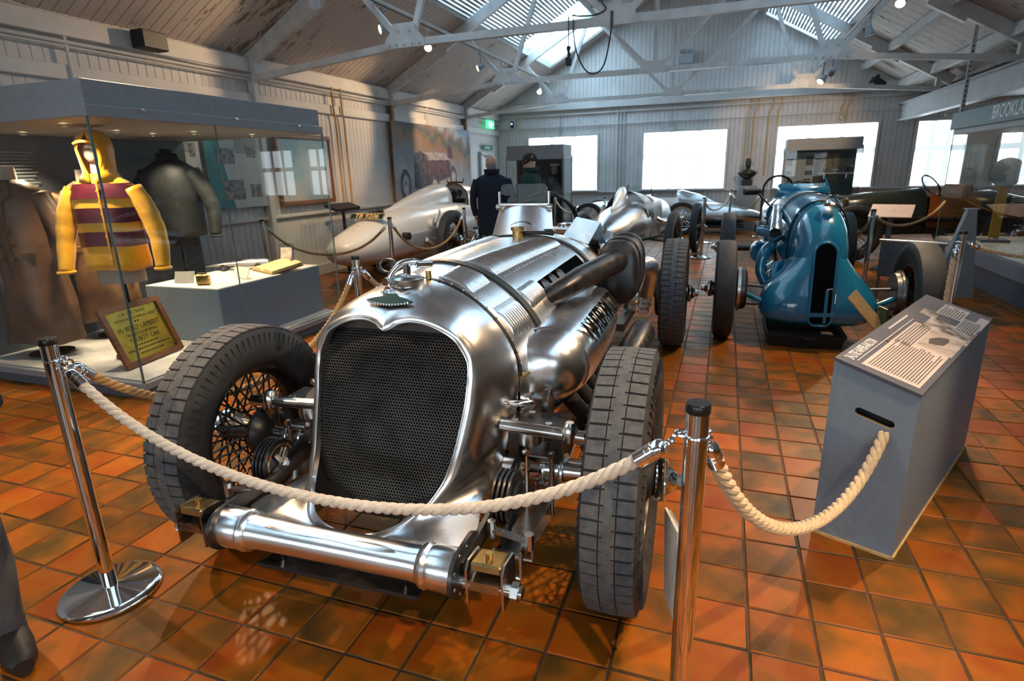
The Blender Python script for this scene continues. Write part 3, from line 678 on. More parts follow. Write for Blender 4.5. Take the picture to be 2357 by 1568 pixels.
        MB().lathe([(0,0),(.05,0),(.05,.012),(.03,.018),(.022,.018),(.022,.03),(0,.03)], ctr+Vector((.026,0,0)), axis='x', n=24).build('damper_nut', 'dsteel', dmo)
        MB().lathe([(.0,0),(.016,0),(.016,.012),(0,.012)], ctr+Vector((.052,0,0)), axis='x', n=6).build('damper_bolt', 'steel', dmo, 20)
    MB().bar(ctr+Vector((s*.03,0,0)), (s*.46,-.36,.36), .012, .03).build('damper_arm', 'black', car, 0)
    MB().bar(ctr+Vector((s*-.02,0,.0)), (s*.42,-.03,.50), .014, .035).build('damper_arm', 'black', car, 0)
# front axle, hubs, steering
MB().tube([(-.70,0,.44),(-.60,0,.44),(-.52,0,.44),(-.46,-.0,.435),(.46,0,.435),(.52,0,.44),(.60,0,.44),(.70,0,.44)], [.030,.036,.047,.05,.05,.047,.036,.030], 24).build('front_axle', 'steel', car)
for s in (-1, 1):
    for dx in (.42, .50, .565):
        MB().lathe([(.05,-.007),(.062,-.007),(.064,0),(.062,.007),(.05,.007)], (s*dx,0,.437), axis='x', n=28).build('axle_clamp', 'brass' if dx < .45 else 'steel', car)
    MB().cbox((s*.49,0,.50), (.11,.12,.022), .004).build('spring_pad', 'steel', car, 20)
    ub = MB()
    for dx in (-.045, .045):
        for dy in (-.055, .055): ub.cyl((s*.49+dx, dy, .29), (s*.49+dx, dy, .535), .008, n=8); ub.cyl((s*.49+dx, dy, .51), (s*.49+dx, dy, .53), .014, n=6)
    ub.build('u_bolts', 'steel', car, 25)
    MB().cyl((s*.66,0,.36), (s*.66,0,.53), .026, n=18).build('king_pin', 'dsteel', car)
    MB().lathe([(0,0),(.03,0),(.034,.02),(.024,.035),(.03,.05),(.02,.07),(.012,.085),(0,.085)], (s*.655,-.0,.53), n=18).build('king_pin_cap', 'brass', car)
    MB().lathe([(0,-.02),(.105,-.02),(.11,0),(.09,.03),(.06,.05),(0,.05)], (s*.69,0,.44), axis='x', n=36).build('back_plate', 'black', car)
    MB().bar((s*.64,-.02,.57), (s*.36,.03,.60), .05, .016).build('steering_arm', 'steel', car, 0)
    MB().cyl((s*.36,-.06,.615), (s*.69,-.06,.60), .021, n=18).build('drag_link', 'steel', car)
    MB().lathe([(0,-.02),(.028,-.02),(.03,0),(.026,.03),(.014,.045),(0,.045)], (s*.60,-.06,.605), n=16).build('ball_joint', 'steel', car)
    br = MB(); br.box((s*.47,.03,.60), (.20,.16,.012)); br.bar((s*.55,-.04,.60), (s*.55,-.02,.46), .012,.035,up=(1,0,0)); br.bar((s*.40,-.05,.60), (s*.39,-.02,.46), .012,.035,up=(1,0,0)); br.build('shock_bracket', 'dsteel', car, 0)
    MB().lathe([(0,0),(.045,0),(.048,.02),(.045,.045),(0,.05)], (s*.45,-.02,.545), n=24).build('shock_body', 'steel', car)
    bb2 = MB()
    for bx, by in ((.40,-.03),(.44,.05),(.52,-.03)): bb2.lathe([(0,0),(.013,0),(.013,.018),(0,.018)], (s*bx,by,.607), n=6)
    bb2.build('bracket_bolts', 'steel', car, 20)
    MB().tube(cat([(s*.40,.06,.62),(s*.45,.02,.67),(s*.40,-.02,.68),(s*.33,.02,.66)], 6), .012, 10).build('oil_pipe', 'steel', car)
    for zz, rr_ in ((.545,.055),): MB().lathe([(0,-.012),(rr_,-.012),(rr_+.004,0),(rr_,.012),(0,.012)], (s*.47,.16,.62), axis='x', n=24).build('pulley', 'dsteel', car)
MB().cyl((-.64,.13,.40), (.64,.13,.40), .016, n=14).build('track_rod', 'steel', car)
MB().box((-.02,-.47,.255), (.56,.16,.012), rotm('X', -12)).build('undertray', 'black', car, 0)
tray_b = MB()
for xx in (-.24, .2): tray_b.cyl((xx,-.50,.25), (xx,-.50,.34), .008, n=8)
tray_b.build('undertray_bolts', 'steel', car)
for nm_, px_, sd, yy in (('a',-.78,-1,0),('b',.78,1,.02)): wheel(car, (px_, yy, .44), .44, .093, .272, sd)
for s in (-1, 1): wheel(car, (s*.77, 3.16, .445), .445, .10, .272, s, drum=True)
# bonnet and body sections: (y, half width, top z, side z, bottom z, squareness)
def section(y, w, zt, zm, zb, e=2.4, n=20, grow=0.0):
    pts = []
    for k in range(n+1):
        a = PI/2*(1-k/n)
        x = (w+grow)*abs(math.cos(a))**(2/e); z = zm+(zt+grow-zm)*abs(math.sin(a))**(2/e); pts.append(Vector((x, y, z)))
    for k in range(1, 5): t = k/4; pts.append(Vector(((w+grow)*(1-.10*t*t), y, zm+(zb-zm)*t)))
    return pts
SEC = [(.085,.384,1.087,.74,.47,1.8),(.32,.425,1.110,.74,.46,1.8),(.6,.428,1.112,.75,.46,1.95),(1.0,.43,1.106,.77,.46,2.2),(1.38,.43,1.10,.78,.46,2.45)]
SEC2 = [(1.38,.43,1.10,.78,.45,2.45),(1.52,.435,1.10,.78,.42,2.45),(1.68,.435,1.085,.78,.42,2.4)]
TAIL = [(2.16,.42,1.06,.74,.42,2.4),(2.5,.41,1.05,.72,.42,2.3),(2.9,.385,1.00,.70,.42,2.2),(3.3,.33,.92,.66,.43,2.1),(3.8,.23,.80,.60,.44,2.0),(4.2,.12,.68,.55,.46,2.0),(4.45,.02,.58,.53,.50,2.0)]
def sec_interp(y, S=SEC):
    for a, b in zip(S[:-1], S[1:]):
        if a[0] <= y <= b[0]:
            t = (y-a[0])/(b[0]-a[0]); return [y]+[a[i]+(b[i]-a[i])*t for i in range(1, 6)]
    return list(S[0] if y < S[0][0] else S[-1])
def ring_full(sec, grow=0.0, n=20):
    p = section(*sec, n=n, grow=grow); return [mirror(q) for q in p[:0:-1]]+p
def rake(y, z): return y
def body_pt(y, ang, grow=0.0):
    p = body_pt0(y, ang, grow); p.y = rake(y, p.z); return p
def body_pt0(y, ang, grow=0.0):                                    # ang 0 = crown, 90 = side
    s_ = sec_interp(y); e = s_[5]; a = R(90-ang)
    return Vector(((s_[1]+grow)*math.copysign(abs(math.cos(a))**(2/e), 1 if ang >= 0 else -1) if ang >= 0 else -(s_[1]+grow)*abs(math.cos(R(90+ang)))**(2/e), y, s_[3]+(s_[2]+grow-s_[3])*abs(math.sin(a if ang >= 0 else R(90+ang)))**(2/e)))
# bonnet built in a grid so that the exhaust window can be left open on the right
ys = [.085+(1.38-.085)*k/52 for k in range(53)]
bon = MB(); angs = [-90+2.5*k for k in range(73)]; V = []
for y in ys:
    s_ = sec_interp(y); V += [Vector((-s_[1]*.9, rake(y, .5), s_[4])), Vector((-s_[1], rake(y, .6), (s_[3]+s_[4])/2))]+[body_pt(y, a) for a in angs]+[Vector((s_[1], rake(y, .6), (s_[3]+s_[4])/2)), Vector((s_[1]*.9, rake(y, .5), s_[4]))]
W_ = len(angs)+4; F = []
for i in range(len(ys)-1):
    for j in range(W_-1):
        a = angs[j-2] if 2 <= j < W_-2 else None
        if a is not None and 46 <= abs(a) < 61 and .57 < ys[i] < 1.27: continue
        F.append((i*W_+j, i*W_+j+1, (i+1)*W_+j+1, (i+1)*W_+j))
bonnet = bon.add(V, F).build('bonnet', 'alu2', car, 60)
def strip(yc, w, grow, a0, a1, name, material, parent, t=.004):
    rg = []
    for dy, g in ((-w/2,.0005),(-w/2,grow),(w/2,grow),(w/2,.0005)):
        rg.append([body_pt(max(.086, min(1.379, yc+dy)), a0+(a1-a0)*k/48, g) for k in range(49)])
    return MB().loft(rg, closed=False).build(name, material, parent, 40)
strip(.096, .014, .003, -90, 90, 'seam_band', 'bronze', bonnet)
rv = MB()
for k in range(25): p = body_pt(.100, -88+k*176/24, .005); rv.ell(p, (.005,.005,.005), 8, 5)
rv.build('seam_rivets', 'steel', bonnet, kind='stuff')
for yc in (.325, 1.352):
    st = strip(yc, .040, .009, -92, 96, 'bonnet_strap', 'leather', car)
    b0 = body_pt(yc, -32, .012)
    lp_ = [b0+Vector((-.02+.0*q, 0, 0))+Vector((-.038*math.sin(q)*1.1-.02, 0, .030-.030*math.cos(q))) for q in [2*PI*k/20 for k in range(21)]]
    rgs = [[p+Vector((0, dy, 0)) for p in lp_] for dy in (-.016, .016)]
    so = MB().loft(rgs, closed=False).build('strap_loop', 'leather', st); sm_ = so.modifiers.new('s', 'SOLIDIFY'); sm_.thickness = .004
    MB().cbox(body_pt(yc, -20, .012), (.075,.042,.008), .002, rotm('Y', -12)).build('strap_keeper', 'leather', st, 0)
# louvres: pressed ridges, rows either side of the crown and on the shoulders
def louvres(y0, y1, a0, a1, n, name='louvres'):
    lv = MB()
    for k in range(n):
        y = y0+(y1-y0)*(k+.5)/n; wv = (y1-y0)/n*.82; rg = []
        for q in range(9):
            t = q/8; a = a0+(a1-a0)*t; hgt = .013*min(1, min(t, 1-t)*5)+.0008
            rg.append([body_pt(y-wv/2, a, .0003), body_pt(y-wv*.30, a, hgt*.8), body_pt(y+wv*.05, a, hgt), body_pt(y+wv/2, a, .0003)])
        lv.loft(rg, closed=False)
    lv.build(name, 'alu2', bonnet, 60, kind='stuff')
for s in (-1, 1):
    louvres(.135, .285, s*11, s*33, 9); louvres(.38, 1.30, s*10, s*31, 42)
    louvres(.135, .285, s*46, s*66, 9); louvres(.37, .55, s*44, s*58, 11)
rv = MB()
for s in (-1, 1):
    for k in range(26): rv.ell(body_pt(.38+k*.034, s*34, .001), (.0035,.0035,.0035), 6, 4)
    for k in range(24): rv.ell(body_pt(.12+k*.05, s*84, .001), (.0035,.0035,.0035), 6, 4)
rv.build('bonnet_rivets', 'alu', bonnet, kind='stuff')
# piano hinge along each lower bonnet edge
for s in (-1, 1):
    hg = MB(); pts = [body_pt(.095+1.28*k/20, s*90, .004)+Vector((0,0,-.005)) for k in range(21)]; hg.tube(pts, .006, 8); hg.build('piano_hinge', 'brass', bonnet)
# blue-black engine showing inside the window
MB().cbox((0,.72,.72), (.62,.95,.46), .03).build('engine_block', 'matblack', car, 20)
for s in (-1, 1):
    for k in range(4):
        MB().lathe([(0,0),(.055,0),(.06,.02),(.05,.06),(0,.07)], (s*.28,.60+k*.14,.90), n=16, rot=rotm('Y', s*45)).build('cylinder_head', 'dsteel', car)
# scuttle, cockpit surround and tail
sc_r = [ring_full(q) for q in SEC2]; scut = MB().loft(sc_r, closed=False).build('scuttle', 'alu', car, 50)
tl = [ring_full(q) for q in TAIL]; MB().loft(tl, closed=False).build('tail', 'alu', car, 50)
for s in (-1, 1):                                                  # cockpit sides join scuttle and tail
    cs = []
    for q in range(9):
        t = q/8; y = 1.66+.52*t; zt = 1.06-.09*math.sin(PI*t)
        cs.append([Vector((s*.34, y, zt)), Vector((s*.39, y, zt-.02)), Vector((s*.42, y, .90)), Vector((s*.424, y, .75)), Vector((s*.385, y, .42))])
    MB().loft(cs, closed=False).build('cockpit_side', 'alu', car, 50)
    MB().tube([c_[0] for c_ in cs], .012, 8).build('cockpit_edge', 'leather', car)
MB().box((0,1.9,.55), (.76,.7,.04)).build('cockpit_floor', 'matblack', car, 0)
MB().cbox((0,2.14,.80), (.6,.10,.46), .04).build('seat_back', 'leather', car, 20)
MB().torus((0.05,1.78,1.16), .18, .013, 'y', rot=rotm('X', 28)).build('steering_wheel', 'black', car)
MB().cyl((.05,1.78,1.16), (.05,1.5,1.0), .015).build('steering_column', 'dsteel', car)
MB().lathe([(0,0),(.05,0),(.055,.01),(.05,.03),(0,.035)], (0,2.45,1.045), n=24).build('rear_filler', 'chrome', car)
# windscreen: curved aluminium deflector below, framed glass above
df = []
for q in range(15):
    t = -1+2*q/14; x = .165*t; y0 = 1.385+.04*t*t; df.append([Vector((x*1.12, y0-.03, 1.085)), Vector((x*1.03, y0, 1.16)), Vector((x*.95, y0+.035, 1.235)), Vector((x*.93, y0+.05, 1.265))])
MB().loft(df, closed=False).build('wind_deflector', 'alu', car, 60)
MB().torus((0,1.392,1.055), .12, .004, 'y', 24, 6, R(18), R(162)).build('deflector_bead', 'steel', car)
fr = MB(); gy = 1.44
fr.cbox((0,gy,1.268), (.30,.018,.016), .003)
for s in (-1, 1): fr.cbox((s*.145,gy,1.30), (.012,.018,.08), .003); fr.cyl((s*.165,gy,1.255), (s*.14,gy,1.255), .015, n=12)
ws = fr.build('windscreen_frame', 'steel', car, 20)
gp = []
for (cx, cz, a0) in ((.108,1.352,0),(-.108,1.352,90),(-.108,1.300,180),(.108,1.300,270)):
    for k in range(5): gp.append((cx+.028*math.cos(R(a0+k*22.5)), cz+.028*math.sin(R(a0+k*22.5))))
MB().prism(gp, .006, Matrix.Translation((0,gy+.003,0)) @ Matrix.Rotation(PI/2, 4, 'X')).build('windscreen_pane', 'screen', ws, 0)
# folded side deflector and engine-turned mirror plate right of the cockpit
MB().add([(.20,1.56,1.085),(.34,1.60,1.03),(.40,1.88,1.00),(.27,1.83,1.06),(.25,1.68,1.18),(.375,1.80,1.14)], [(0,1,4),(1,5,4),(1,2,5),(0,4,3)]).build('side_deflector', 'steel', car, 0).modifiers.new('s', 'SOLIDIFY').thickness = .004
MB().cyl((0,1.31,1.09), (0,1.31,1.135), .03, n=20).build('filler_neck', 'brass', car); MB().lathe([(0,0),(.036,0),(.038,.006),(.038,.02),(0,.022)], (0,1.31,1.135), n=24).build('filler_cap', 'brass', car)
hs_ = MB(); hs_.cbox((.07,1.40,1.118), (.24,.07,.016), .006, rotm('Z', 8)); hs_.cbox((.08,1.405,1.129), (.19,.035,.012), .004, rotm('Z', 8)); hs_.build('bonnet_catch', 'black', car, 20)
# radiator filler with quick-action lever
fb = Vector((0,.02,1.072))
cap = MB().lathe([(0,0),(.056,0),(.058,.006),(.058,.026),(.052,.032),(.03,.04),(0,.043)], fb, n=32).build('radiator_cap', 'steel', car)
lv = MB(); lv.tube(cat([fb+Vector(p) for p in ((-.055,-.03,.0),(-.05,-.025,.04),(-.02,-.01,.075),(.02,.01,.082),(.055,.03,.07))], 6), .012, 10); lv.cyl(fb+Vector((.0,0,.04)), fb+Vector((0,0,.075)), .014)
lv.cyl(fb+Vector((-.06,-.055,.02)), fb+Vector((-.055,.0,.02)), .014); lv.cyl(fb+Vector((-.055,-.05,-.01)), fb+Vector((-.055,-.01,-.01)), .013); lv.cyl(fb+Vector((.04,.0,.075)), fb+Vector((.07,.05,.07)), .012); lv.build('cap_lever', 'chrome', cap)
MB().cyl((.05,.085,1.085), (.05,.085,1.115), .011, n=8).build('vent_plug', 'brass', car)
MB().ell((-.05,-.06,1.062), (.012,.012,.008), 12, 6).build('bonnet_rivet_cap', 'steel', car)
# winged green badge
wing = [(-.088,0),(-.06,.012),(-.03,.020),(-.014,.034),(.014,.034),(.03,.020),(.06,.012),(.088,0),(.07,-.012),(.04,-.018),(0,-.022),(-.04,-.018),(-.07,-.012)]
bmx = Matrix.Translation((-.006,-.105,1.040)) @ Matrix.Rotation(R(30), 4, 'X')
bdg = MB().prism(wing, .006, bmx).build('badge', mat('green_enamel', (.004,.040,.026), .35, spec=.25, var=.15, scale=60), car, 0)
bd = MB()
for k in range(15):
    t = -1+2*k/14; p = bmx @ Vector((.074*t, -.021+.010*t*t*1.1, .006)); bd.ell(p, (.0045,.0045,.004), 8, 5)
bd.build('badge_beading', 'chrome', bdg)
# side fairings with the name along the right one
def fairing(s):
    rg = []; prof = [(.150,.02),(.160,.45),(.185,.72),(.225,.90),(.30,1.0),(.45,1.06),(.75,1.07),(1.0,1.03),(1.15,.92),(1.24,.70),(1.28,.40),(1.29,.05)]
    for y, k in prof:
        cx, cz = .395+.035*k, .725+.015*y; ring = []
        for q in range(24):
            a = 2*PI*q/24; rx, rz_ = .165*k, .145*k
            ring.append(Vector((s*(cx+rx*math.copysign(abs(math.cos(a))**.85, math.cos(a))), y, cz+rz_*math.copysign(abs(math.sin(a))**.85, math.sin(a)))))
        rg.append(ring)
    o = MB().loft(rg, cap0=True, cap1=True).build('side_fairing', 'alu', car, 70)
    bd_ = [Vector((p.x+(p.x-s*.43)*.02, .285, p.z+(p.z-.73)*.02)) for p in [Vector((s*(.43+.160*math.cos(a)), 0, .728+.140*math.sin(a))) for a in [2*PI*q/28 for q in range(28)]]]
    MB().tube(bd_, .006, 8, closed=True).build('fairing_bead', 'steel', o)
    return o
fair = fairing(1); fairing(-1)
def on_fair(u, v):                                                # u along the car (m), v up the letters
    y = .37+u; a = R(36)+v/.165; return Vector((.433+.190*math.cos(a), y, .737+.172*math.sin(a)))
text('NAPIER-RAILTON', .125, 'void', fair, None, sx=.80, align='LEFT', fn=on_fair, bold=.003)
# exhaust: tapering collector, vertical oval silencer, pipes
MB().tube([(.32,.56,.90),(.385,.62,.935),(.45,.84,.965),(.52,1.07,.985),(.56,1.22,.99)], [.04,.048,.056,.058,.060], 20).build('exhaust_pipe', 'exh', car)
si = []
for y, k in ((1.20,.86),(1.215,1.0),(1.30,1.0),(1.305,1.06),(1.33,1.06),(1.335,1.0),(1.50,1.0),(1.505,1.06),(1.53,1.06),(1.54,1.0),(1.56,.85)):
    si.append([Vector((.565+.105*k*math.copysign(abs(math.cos(a))**.8, math.cos(a)), y, .93+.165*k*math.copysign(abs(math.sin(a))**.7, math.sin(a)))) for a in [2*PI*q/32 for q in range(32)]])
MB().loft(si, cap0=True, cap1=True).build('silencer_box', 'exh', car, 40)
MB().tube(cat([(.56,1.5,.90),(.62,1.75,.88),(.66,1.95,.86),(.66,2.1,.80),(.63,2.2,.62)], 6), .05, 16).build('exhaust_elbow', 'alu2', car)
for k in range(4):
    y = .40+k*.15; MB().tube([(.45,y,.60),(.53,y+.02,.50),(.57,y+.05,.44)], .036, 14).build('exhaust_stub', 'exh', car)
MB().tube([(.57,.42,.43),(.585,.9,.42),(.59,1.45,.41)], [.052,.055,.058], 18).build('lower_manifold', 'exh', car)
MB().tube([(.60,1.45,.40),(.61,1.5,.40),(.62,2.1,.38),(.62,2.12,.38)], [.06,.085,.085,.06], 22).build('lower_silencer', 'exh', car)
MB().tube([(.42,.30,.61),(.42,.30,.50),(.40,.30,.42)], .03, 14).build('water_pipe', 'steel', car)
MB().cbox((.395,.36,.54), (.03,.50,.22), .01).build('side_plate', 'alu2', car, 20)
MB().cyl((.40,.34,.50), (.46,.9,.40), .018).build('brake_rod', 'green', car)
for k, (yy, zz) in enumerate(((.30,.50),(.35,.52))): MB().lathe([(0,0),(.02,0),(.024,.01),(0,.016)], (.412,yy,zz+.05), axis='x', n=14).build('fastener', 'steel', car)
# rear springs, axle and gear behind the driver
for s in (-1, 1):
    for k in range(7):
        MB().cbox((s*(.60-.004*k), 2.72-.02*k, .62-k*.035), (.11-.006*k, .10, .028), .006).build('spring_stack', 'steel', car, 20)
    for k in range(5):
        MB().cbox((s*.50, 2.55, .62-k*.045), (.07,.12,.034), .008).build('cylinder_fins', 'brass' if k % 2 else 'steel', car, 20)
    MB().bar((s*.46,2.1,.40), (s*.50,3.7,.42), .07, .05).build('rear_spring', 'dsteel', car, 0)
MB().tube([(-.72,3.16,.445),(-.3,3.16,.445),(-.12,3.16,.445),(0,3.16,.445),(.12,3.16,.445),(.3,3.16,.445),(.72,3.16,.445)], [.04,.045,.11,.14,.11,.045,.04], 20).build('rear_axle', 'dsteel', car)
MB().tube(cat([(.45,1.8,.66),(.47,2.0,.72),(.5,2.3,.60),(.46,2.5,.45)], 5), .02, 10).build('brake_lever', 'steel', car)
for k in range(6): MB().tube(cat([(.42,1.35+k*.1,.70),(.47,1.36+k*.1,.62-.02*k),(.44,1.4+k*.1,.48)], 5), .012, 8).build('engine_pipe', ('steel','brass','dsteel')[k % 3], car)
MB().cbox((.36,1.85,.60), (.10,.9,.36), .02).build('gearbox_side', 'dsteel', car, 20)
# ------------------------------------------------------------------ other cars
def oval(w, zt, zm, zb, y, e=2.2, n=28, cx=0.):
    r = []
    for k in range(n):
        a = 2*PI*k/n; c, q = math.cos(a), math.sin(a)
        r.append(Vector((cx+w*math.copysign(abs(c)**(2/e), c), y, zm+((zt-zm) if q > 0 else (zm-zb))*math.copysign(abs(q)**(2/e), q))))
    return r
def body(parent, name, material, secs, sm=50, **kw):
    return MB().loft([oval(s_[1], s_[2], s_[3], s_[4], s_[0], *(s_[5:6] or [2.2])) for s_ in secs], cap0=True, cap1=True).build(name, material, parent, sm)
# --- blue single-seater
bc = thing('racing_car', 'bright blue single-seater racing car with tall arched grille', 'racing car', (.765, 5.30, 0), R(.8))
rg = []
for y, w, zt, k in ((-.235,.085,.90,1),(-.225,.125,.955,1),(-.20,.158,1.0,.97),(-.15,.182,1.045,.9),(-.07,.198,1.085,.75),(.03,.206,1.11,.5),(.15,.21,1.125,.2),(.2,.212,1.128,0)):
    ring = []
    for q in oval(w, zt, .72, .24, y, 2.3, 32): ring.append(Vector((q.x, y+k*.17*(q.z-.30), q.z)))
    rg.append(ring)
cowl = MB().loft(rg, cap0=True, cap1=True).build('nose_cowl', 'blue', bc, 60)
lo = []
for z, w, yf in ((.195,.30,-.20),(.205,.37,-.25),(.24,.425,-.285),(.30,.445,-.295),(.38,.435,-.285),(.45,.40,-.262),(.52,.345,-.235),(.60,.275,-.21),(.70,.205,-.18),(.80,.16,-.14)):
    yb = .34; cy = (yf+yb)/2; hy = (yb-yf)/2
    lo.append([Vector((w*math.copysign(abs(math.cos(a))**.55, math.cos(a)), cy+hy*math.copysign(abs(math.sin(a))**.6, math.sin(a)), z)) for a in [2*PI*k/40 for k in range(40)]])
MB().loft(lo, cap0=True, cap1=True).build('lower_fairing', 'blue', bc, 60)
def gy_(z): return -.300+.13*(max(z, .30)-.30) if z > .30 else -.300
slot = [(-.082,.22),(.082,.22)]+[(.082*math.cos(a), .775+.085*math.sin(a)) for a in [PI*k/12 for k in range(13)]]
slot = [(-.082*1.0,.25),(-.05,.215),(.05,.215),(.082,.25)]+slot[2:]
gv = [Vector((x, gy_(z)-.012, z)) for x, z in slot]
gr_ = MB().add(gv+[v+Vector((0,.05,0)) for v in gv], [tuple(range(len(gv)))]+[(i, (i+1) % len(gv), len(gv)+(i+1) % len(gv), len(gv)+i) for i in range(len(gv))]).build('grille_mesh', 'void', bc, 0)
MB().tube(gv, .011, 8, closed=True).build('grille_surround', 'blue', bc)
MB().bar((.03,gy_(.3)-.03,.24), (.03,gy_(.5)-.03,.50), .022, .014, up=(0,1,0)).build('tow_bracket', 'blue', bc, 0)
MB().bar((-.08,gy_(.3)-.02,.30), (.10,gy_(.3)-.02,.31), .02, .03).build('tow_bar', 'blue', bc, 0)
MB().tube(cat([(.03,gy_(.5)-.03,.50),(.06,gy_(.5)-.04,.51),(.09,gy_(.5)-.03,.48),(.09,gy_(.3)-.02,.40)], 5), .005, 6).build('tow_cable', 'steel', bc)
body(bc, 'bonnet', 'blue', ((.20,.212,1.128,.80,.30),(.24,.225,1.14,.80,.30),(.7,.275,1.185,.82,.30,2.4),(1.15,.315,1.20,.82,.30,2.5),(1.35,.325,1.19,.82,.30,2.5)))
for yy, z0 in ((.225,.0), (.75,.0)):
    MB().torus((0,yy,.80), .1, .001, 'y', 4).build('bead', 'blue', bc) if False else None
bd_ = oval(.231, 1.147, .80, .35, .235, 2.2, 40); MB().tube(bd_, .008, 6, closed=True).build('bonnet_bead', 'matblack', bc)
bd_ = oval(.285, 1.195, .82, .35, .74, 2.4, 40); MB().tube(bd_, .006, 6, closed=True).build('bonnet_strap', 'matblack', bc)
body(bc, 'tail', 'blue', ((1.9,.33,1.13,.78,.30,2.3),(2.1,.33,1.16,.78,.30,2.2),(2.5,.28,1.08,.74,.32),(3.0,.18,.90,.66,.36),(3.4,.05,.70,.58,.45)))
for s in (-1, 1): MB().loft([[Vector((s*.30,y,1.08-.06*math.sin(PI*(y-1.3)/.65))),Vector((s*.335,y,.98)),Vector((s*.335,y,.7)),Vector((s*.28,y,.34))] for y in (1.3,1.45,1.6,1.75,1.95)], closed=False).build('cockpit_side', 'blue', bc)
ws = [[Vector((.26*t, 1.30+.12*t*t-.0, 1.165-.05*t*t)), Vector((.24*t, 1.37+.12*t*t, 1.215-.015*t*t)), Vector((.22*t, 1.42+.12*t*t, 1.255-.0*t*t))] for t in [-1+q/7 for q in range(15)]]
MB().loft(ws, closed=False).build('windscreen_cowl', 'blue', bc, 60).modifiers.new('s', 'SOLIDIFY').thickness = .006
MB().add([(.21,1.47,1.20),(.27,1.52,1.17),(.30,1.75,1.12),(.215,1.55,1.31)], [(0,1,3),(1,2,3)]).build('screen_wing', 'blue', bc, 0).modifiers.new('s', 'SOLIDIFY').thickness = .008
MB().torus((0,1.62,1.12), .17, .012, 'y', rot=rotm('X', 25)).build('steering_wheel', 'black', bc)
hr = MB(); hr.lathe([(.03,0),(.055,.004),(.06,.018),(.05,.03),(.02,.04),(0,.042)], (.03,-.02,1.118), n=24); hr.tube(cat([(.0,-.05,1.14),(.0,-.03,1.19),(.05,.0,1.195),(.09,.03,1.17)], 5), .010, 8); hr.build('radiator_cap', 'chrome', bc)
ex = MB().tube([(-.335,.20,.885),(-.33,.24,.90),(-.30,.55,.99),(-.27,.95,1.05)], [.046,.046,.044,.036], 20, caps=False).build('exhaust_pipe', 'chrome', bc)
MB().lathe([(0,0),(.044,0),(.0465,.004),(.0465,.0)], (-.334,.205,.887), axis='y', n=20).build('exhaust_mouth', 'matblack', bc)
# left side machinery
MB().lathe([(0,0),(.09,0),(.10,.03),(.10,.16),(.09,.20),(0,.20)], (-.40,.62,.66), axis='y', n=32).build('supercharger_drum', 'blue', bc)
MB().tube(cat([(-.34,.35,.76),(-.40,.30,.70),(-.42,.28,.55),(-.36,.25,.42)], 6), .045, 14).build('induction_pipe', 'blue', bc)
MB().tube(cat([(-.28,.45,.80),(-.34,.5,.86),(-.43,.62,.86)], 6), .05, 14).build('induction_bend', 'blue', bc)
MB().tube(cat([(-.26,.25,.62),(-.31,.16,.60),(-.33,.10,.48),(-.30,.1,.34)], 6), .03, 12).build('coolant_pipe', 'blue', bc)
for k in range(5): MB().tube(cat([(-.30,.25+.09*k,.60),(-.37,.25+.09*k,.52),(-.33,.28+.09*k,.40)], 4), .012, 8).build('pipe', ('steel','dsteel','blue')[k % 3], bc)
MB().torus((-.46,.75,.83), .10, .008, 'x', 20, 6, 0, PI).build('brake_hose', 'matblack', bc)
MB().cyl((-.40,.45,.90), (-.40,.45,.985), .006, n=8).build('lever', 'steel', bc); MB().ell((-.40,.45,.99), (.014,.014,.014), 10, 6).build('lever_knob', 'matblack', bc)
for s in (-1, 1):
    for dz in (.30, .46): MB().tube([(s*.26,.10,dz-.03),(s*.62,.06,dz)], .012, 10).build('suspension_arm', 'dsteel', bc)
    MB().tube(cat([(s*.30,-.10,.34),(s*.42,-.12,.36),(s*.55,-.05,.40)], 5), .02, 10).build('track_arm', 'blue', bc)
    MB().lathe([(0,-.03),(.17,-.03),(.175,.0),(.175,.03),(.15,.05),(0,.05)], (s*.585,.05,.42), axis='x', n=32).build('brake_drum', 'dsteel', bc)
    MB().lathe([(.176,-.012),(.19,-.012),(.19,.012),(.176,.012)], (s*.60,.05,.42), axis='x', n=32).build('drum_ring', 'steel', bc)
    wheel(bc, (s*.715,.03,.42), .42, .082 if s < 0 else .095, .235, s, tread=False, spokes=28, detail=False, hubm='dsteel')
    wheel(bc, (s*.66,2.75,.44), .44, .085, .24, s, tread=False, spokes=28, detail=False)
MB().cyl((-.66,2.75,.44), (.66,2.75,.44), .045).build('rear_axle', 'dsteel', bc)
MB().cyl((-.55,1.72,1.17), (-.38,1.78,1.17), .035, n=14).build('mirror', 'matblack', bc); MB().cyl((-.40,1.75,1.15), (-.28,1.6,1.02), .012).build('mirror_arm', 'matblack', bc)
for z_ in (.835, .80, .845):
    pass
nm = MB()
for x_, z_, w_ in ((-.06,.935,.07),(.06,.93,.07),(0,.905,.09)): nm.box((x_, -.135, z_), (w_, .004, .006), rotm('X', -25))
# drip tray under it
dt = thing('drip_tray', 'black plastic drip tray on the floor under the blue car nose', 'tray', (.70, 5.37, 0), R(-1))
MB().loft([[Vector((x*a, y*b, z)) for x, y in ((-1,-1),(-.8,-1.05),(.8,-1.05),(1,-1),(1.02,-.8),(1.02,.8),(1,1),(-1,1),(-1.02,.8),(-1.02,-.8))] for a, b, z in ((.25,.24,.004),(.27,.27,.006),(.29,.29,.10),(.30,.30,.105),(.30,.30,.095),(.275,.275,.10),(.26,.26,.02),(.05,.05,.018))], cap0=True).build('tray_body', 'matblack', dt, 30)
MB().box((.03,-.306,.085), (.09,.012,.02)).build('grip', 'rubber', dt, 0)
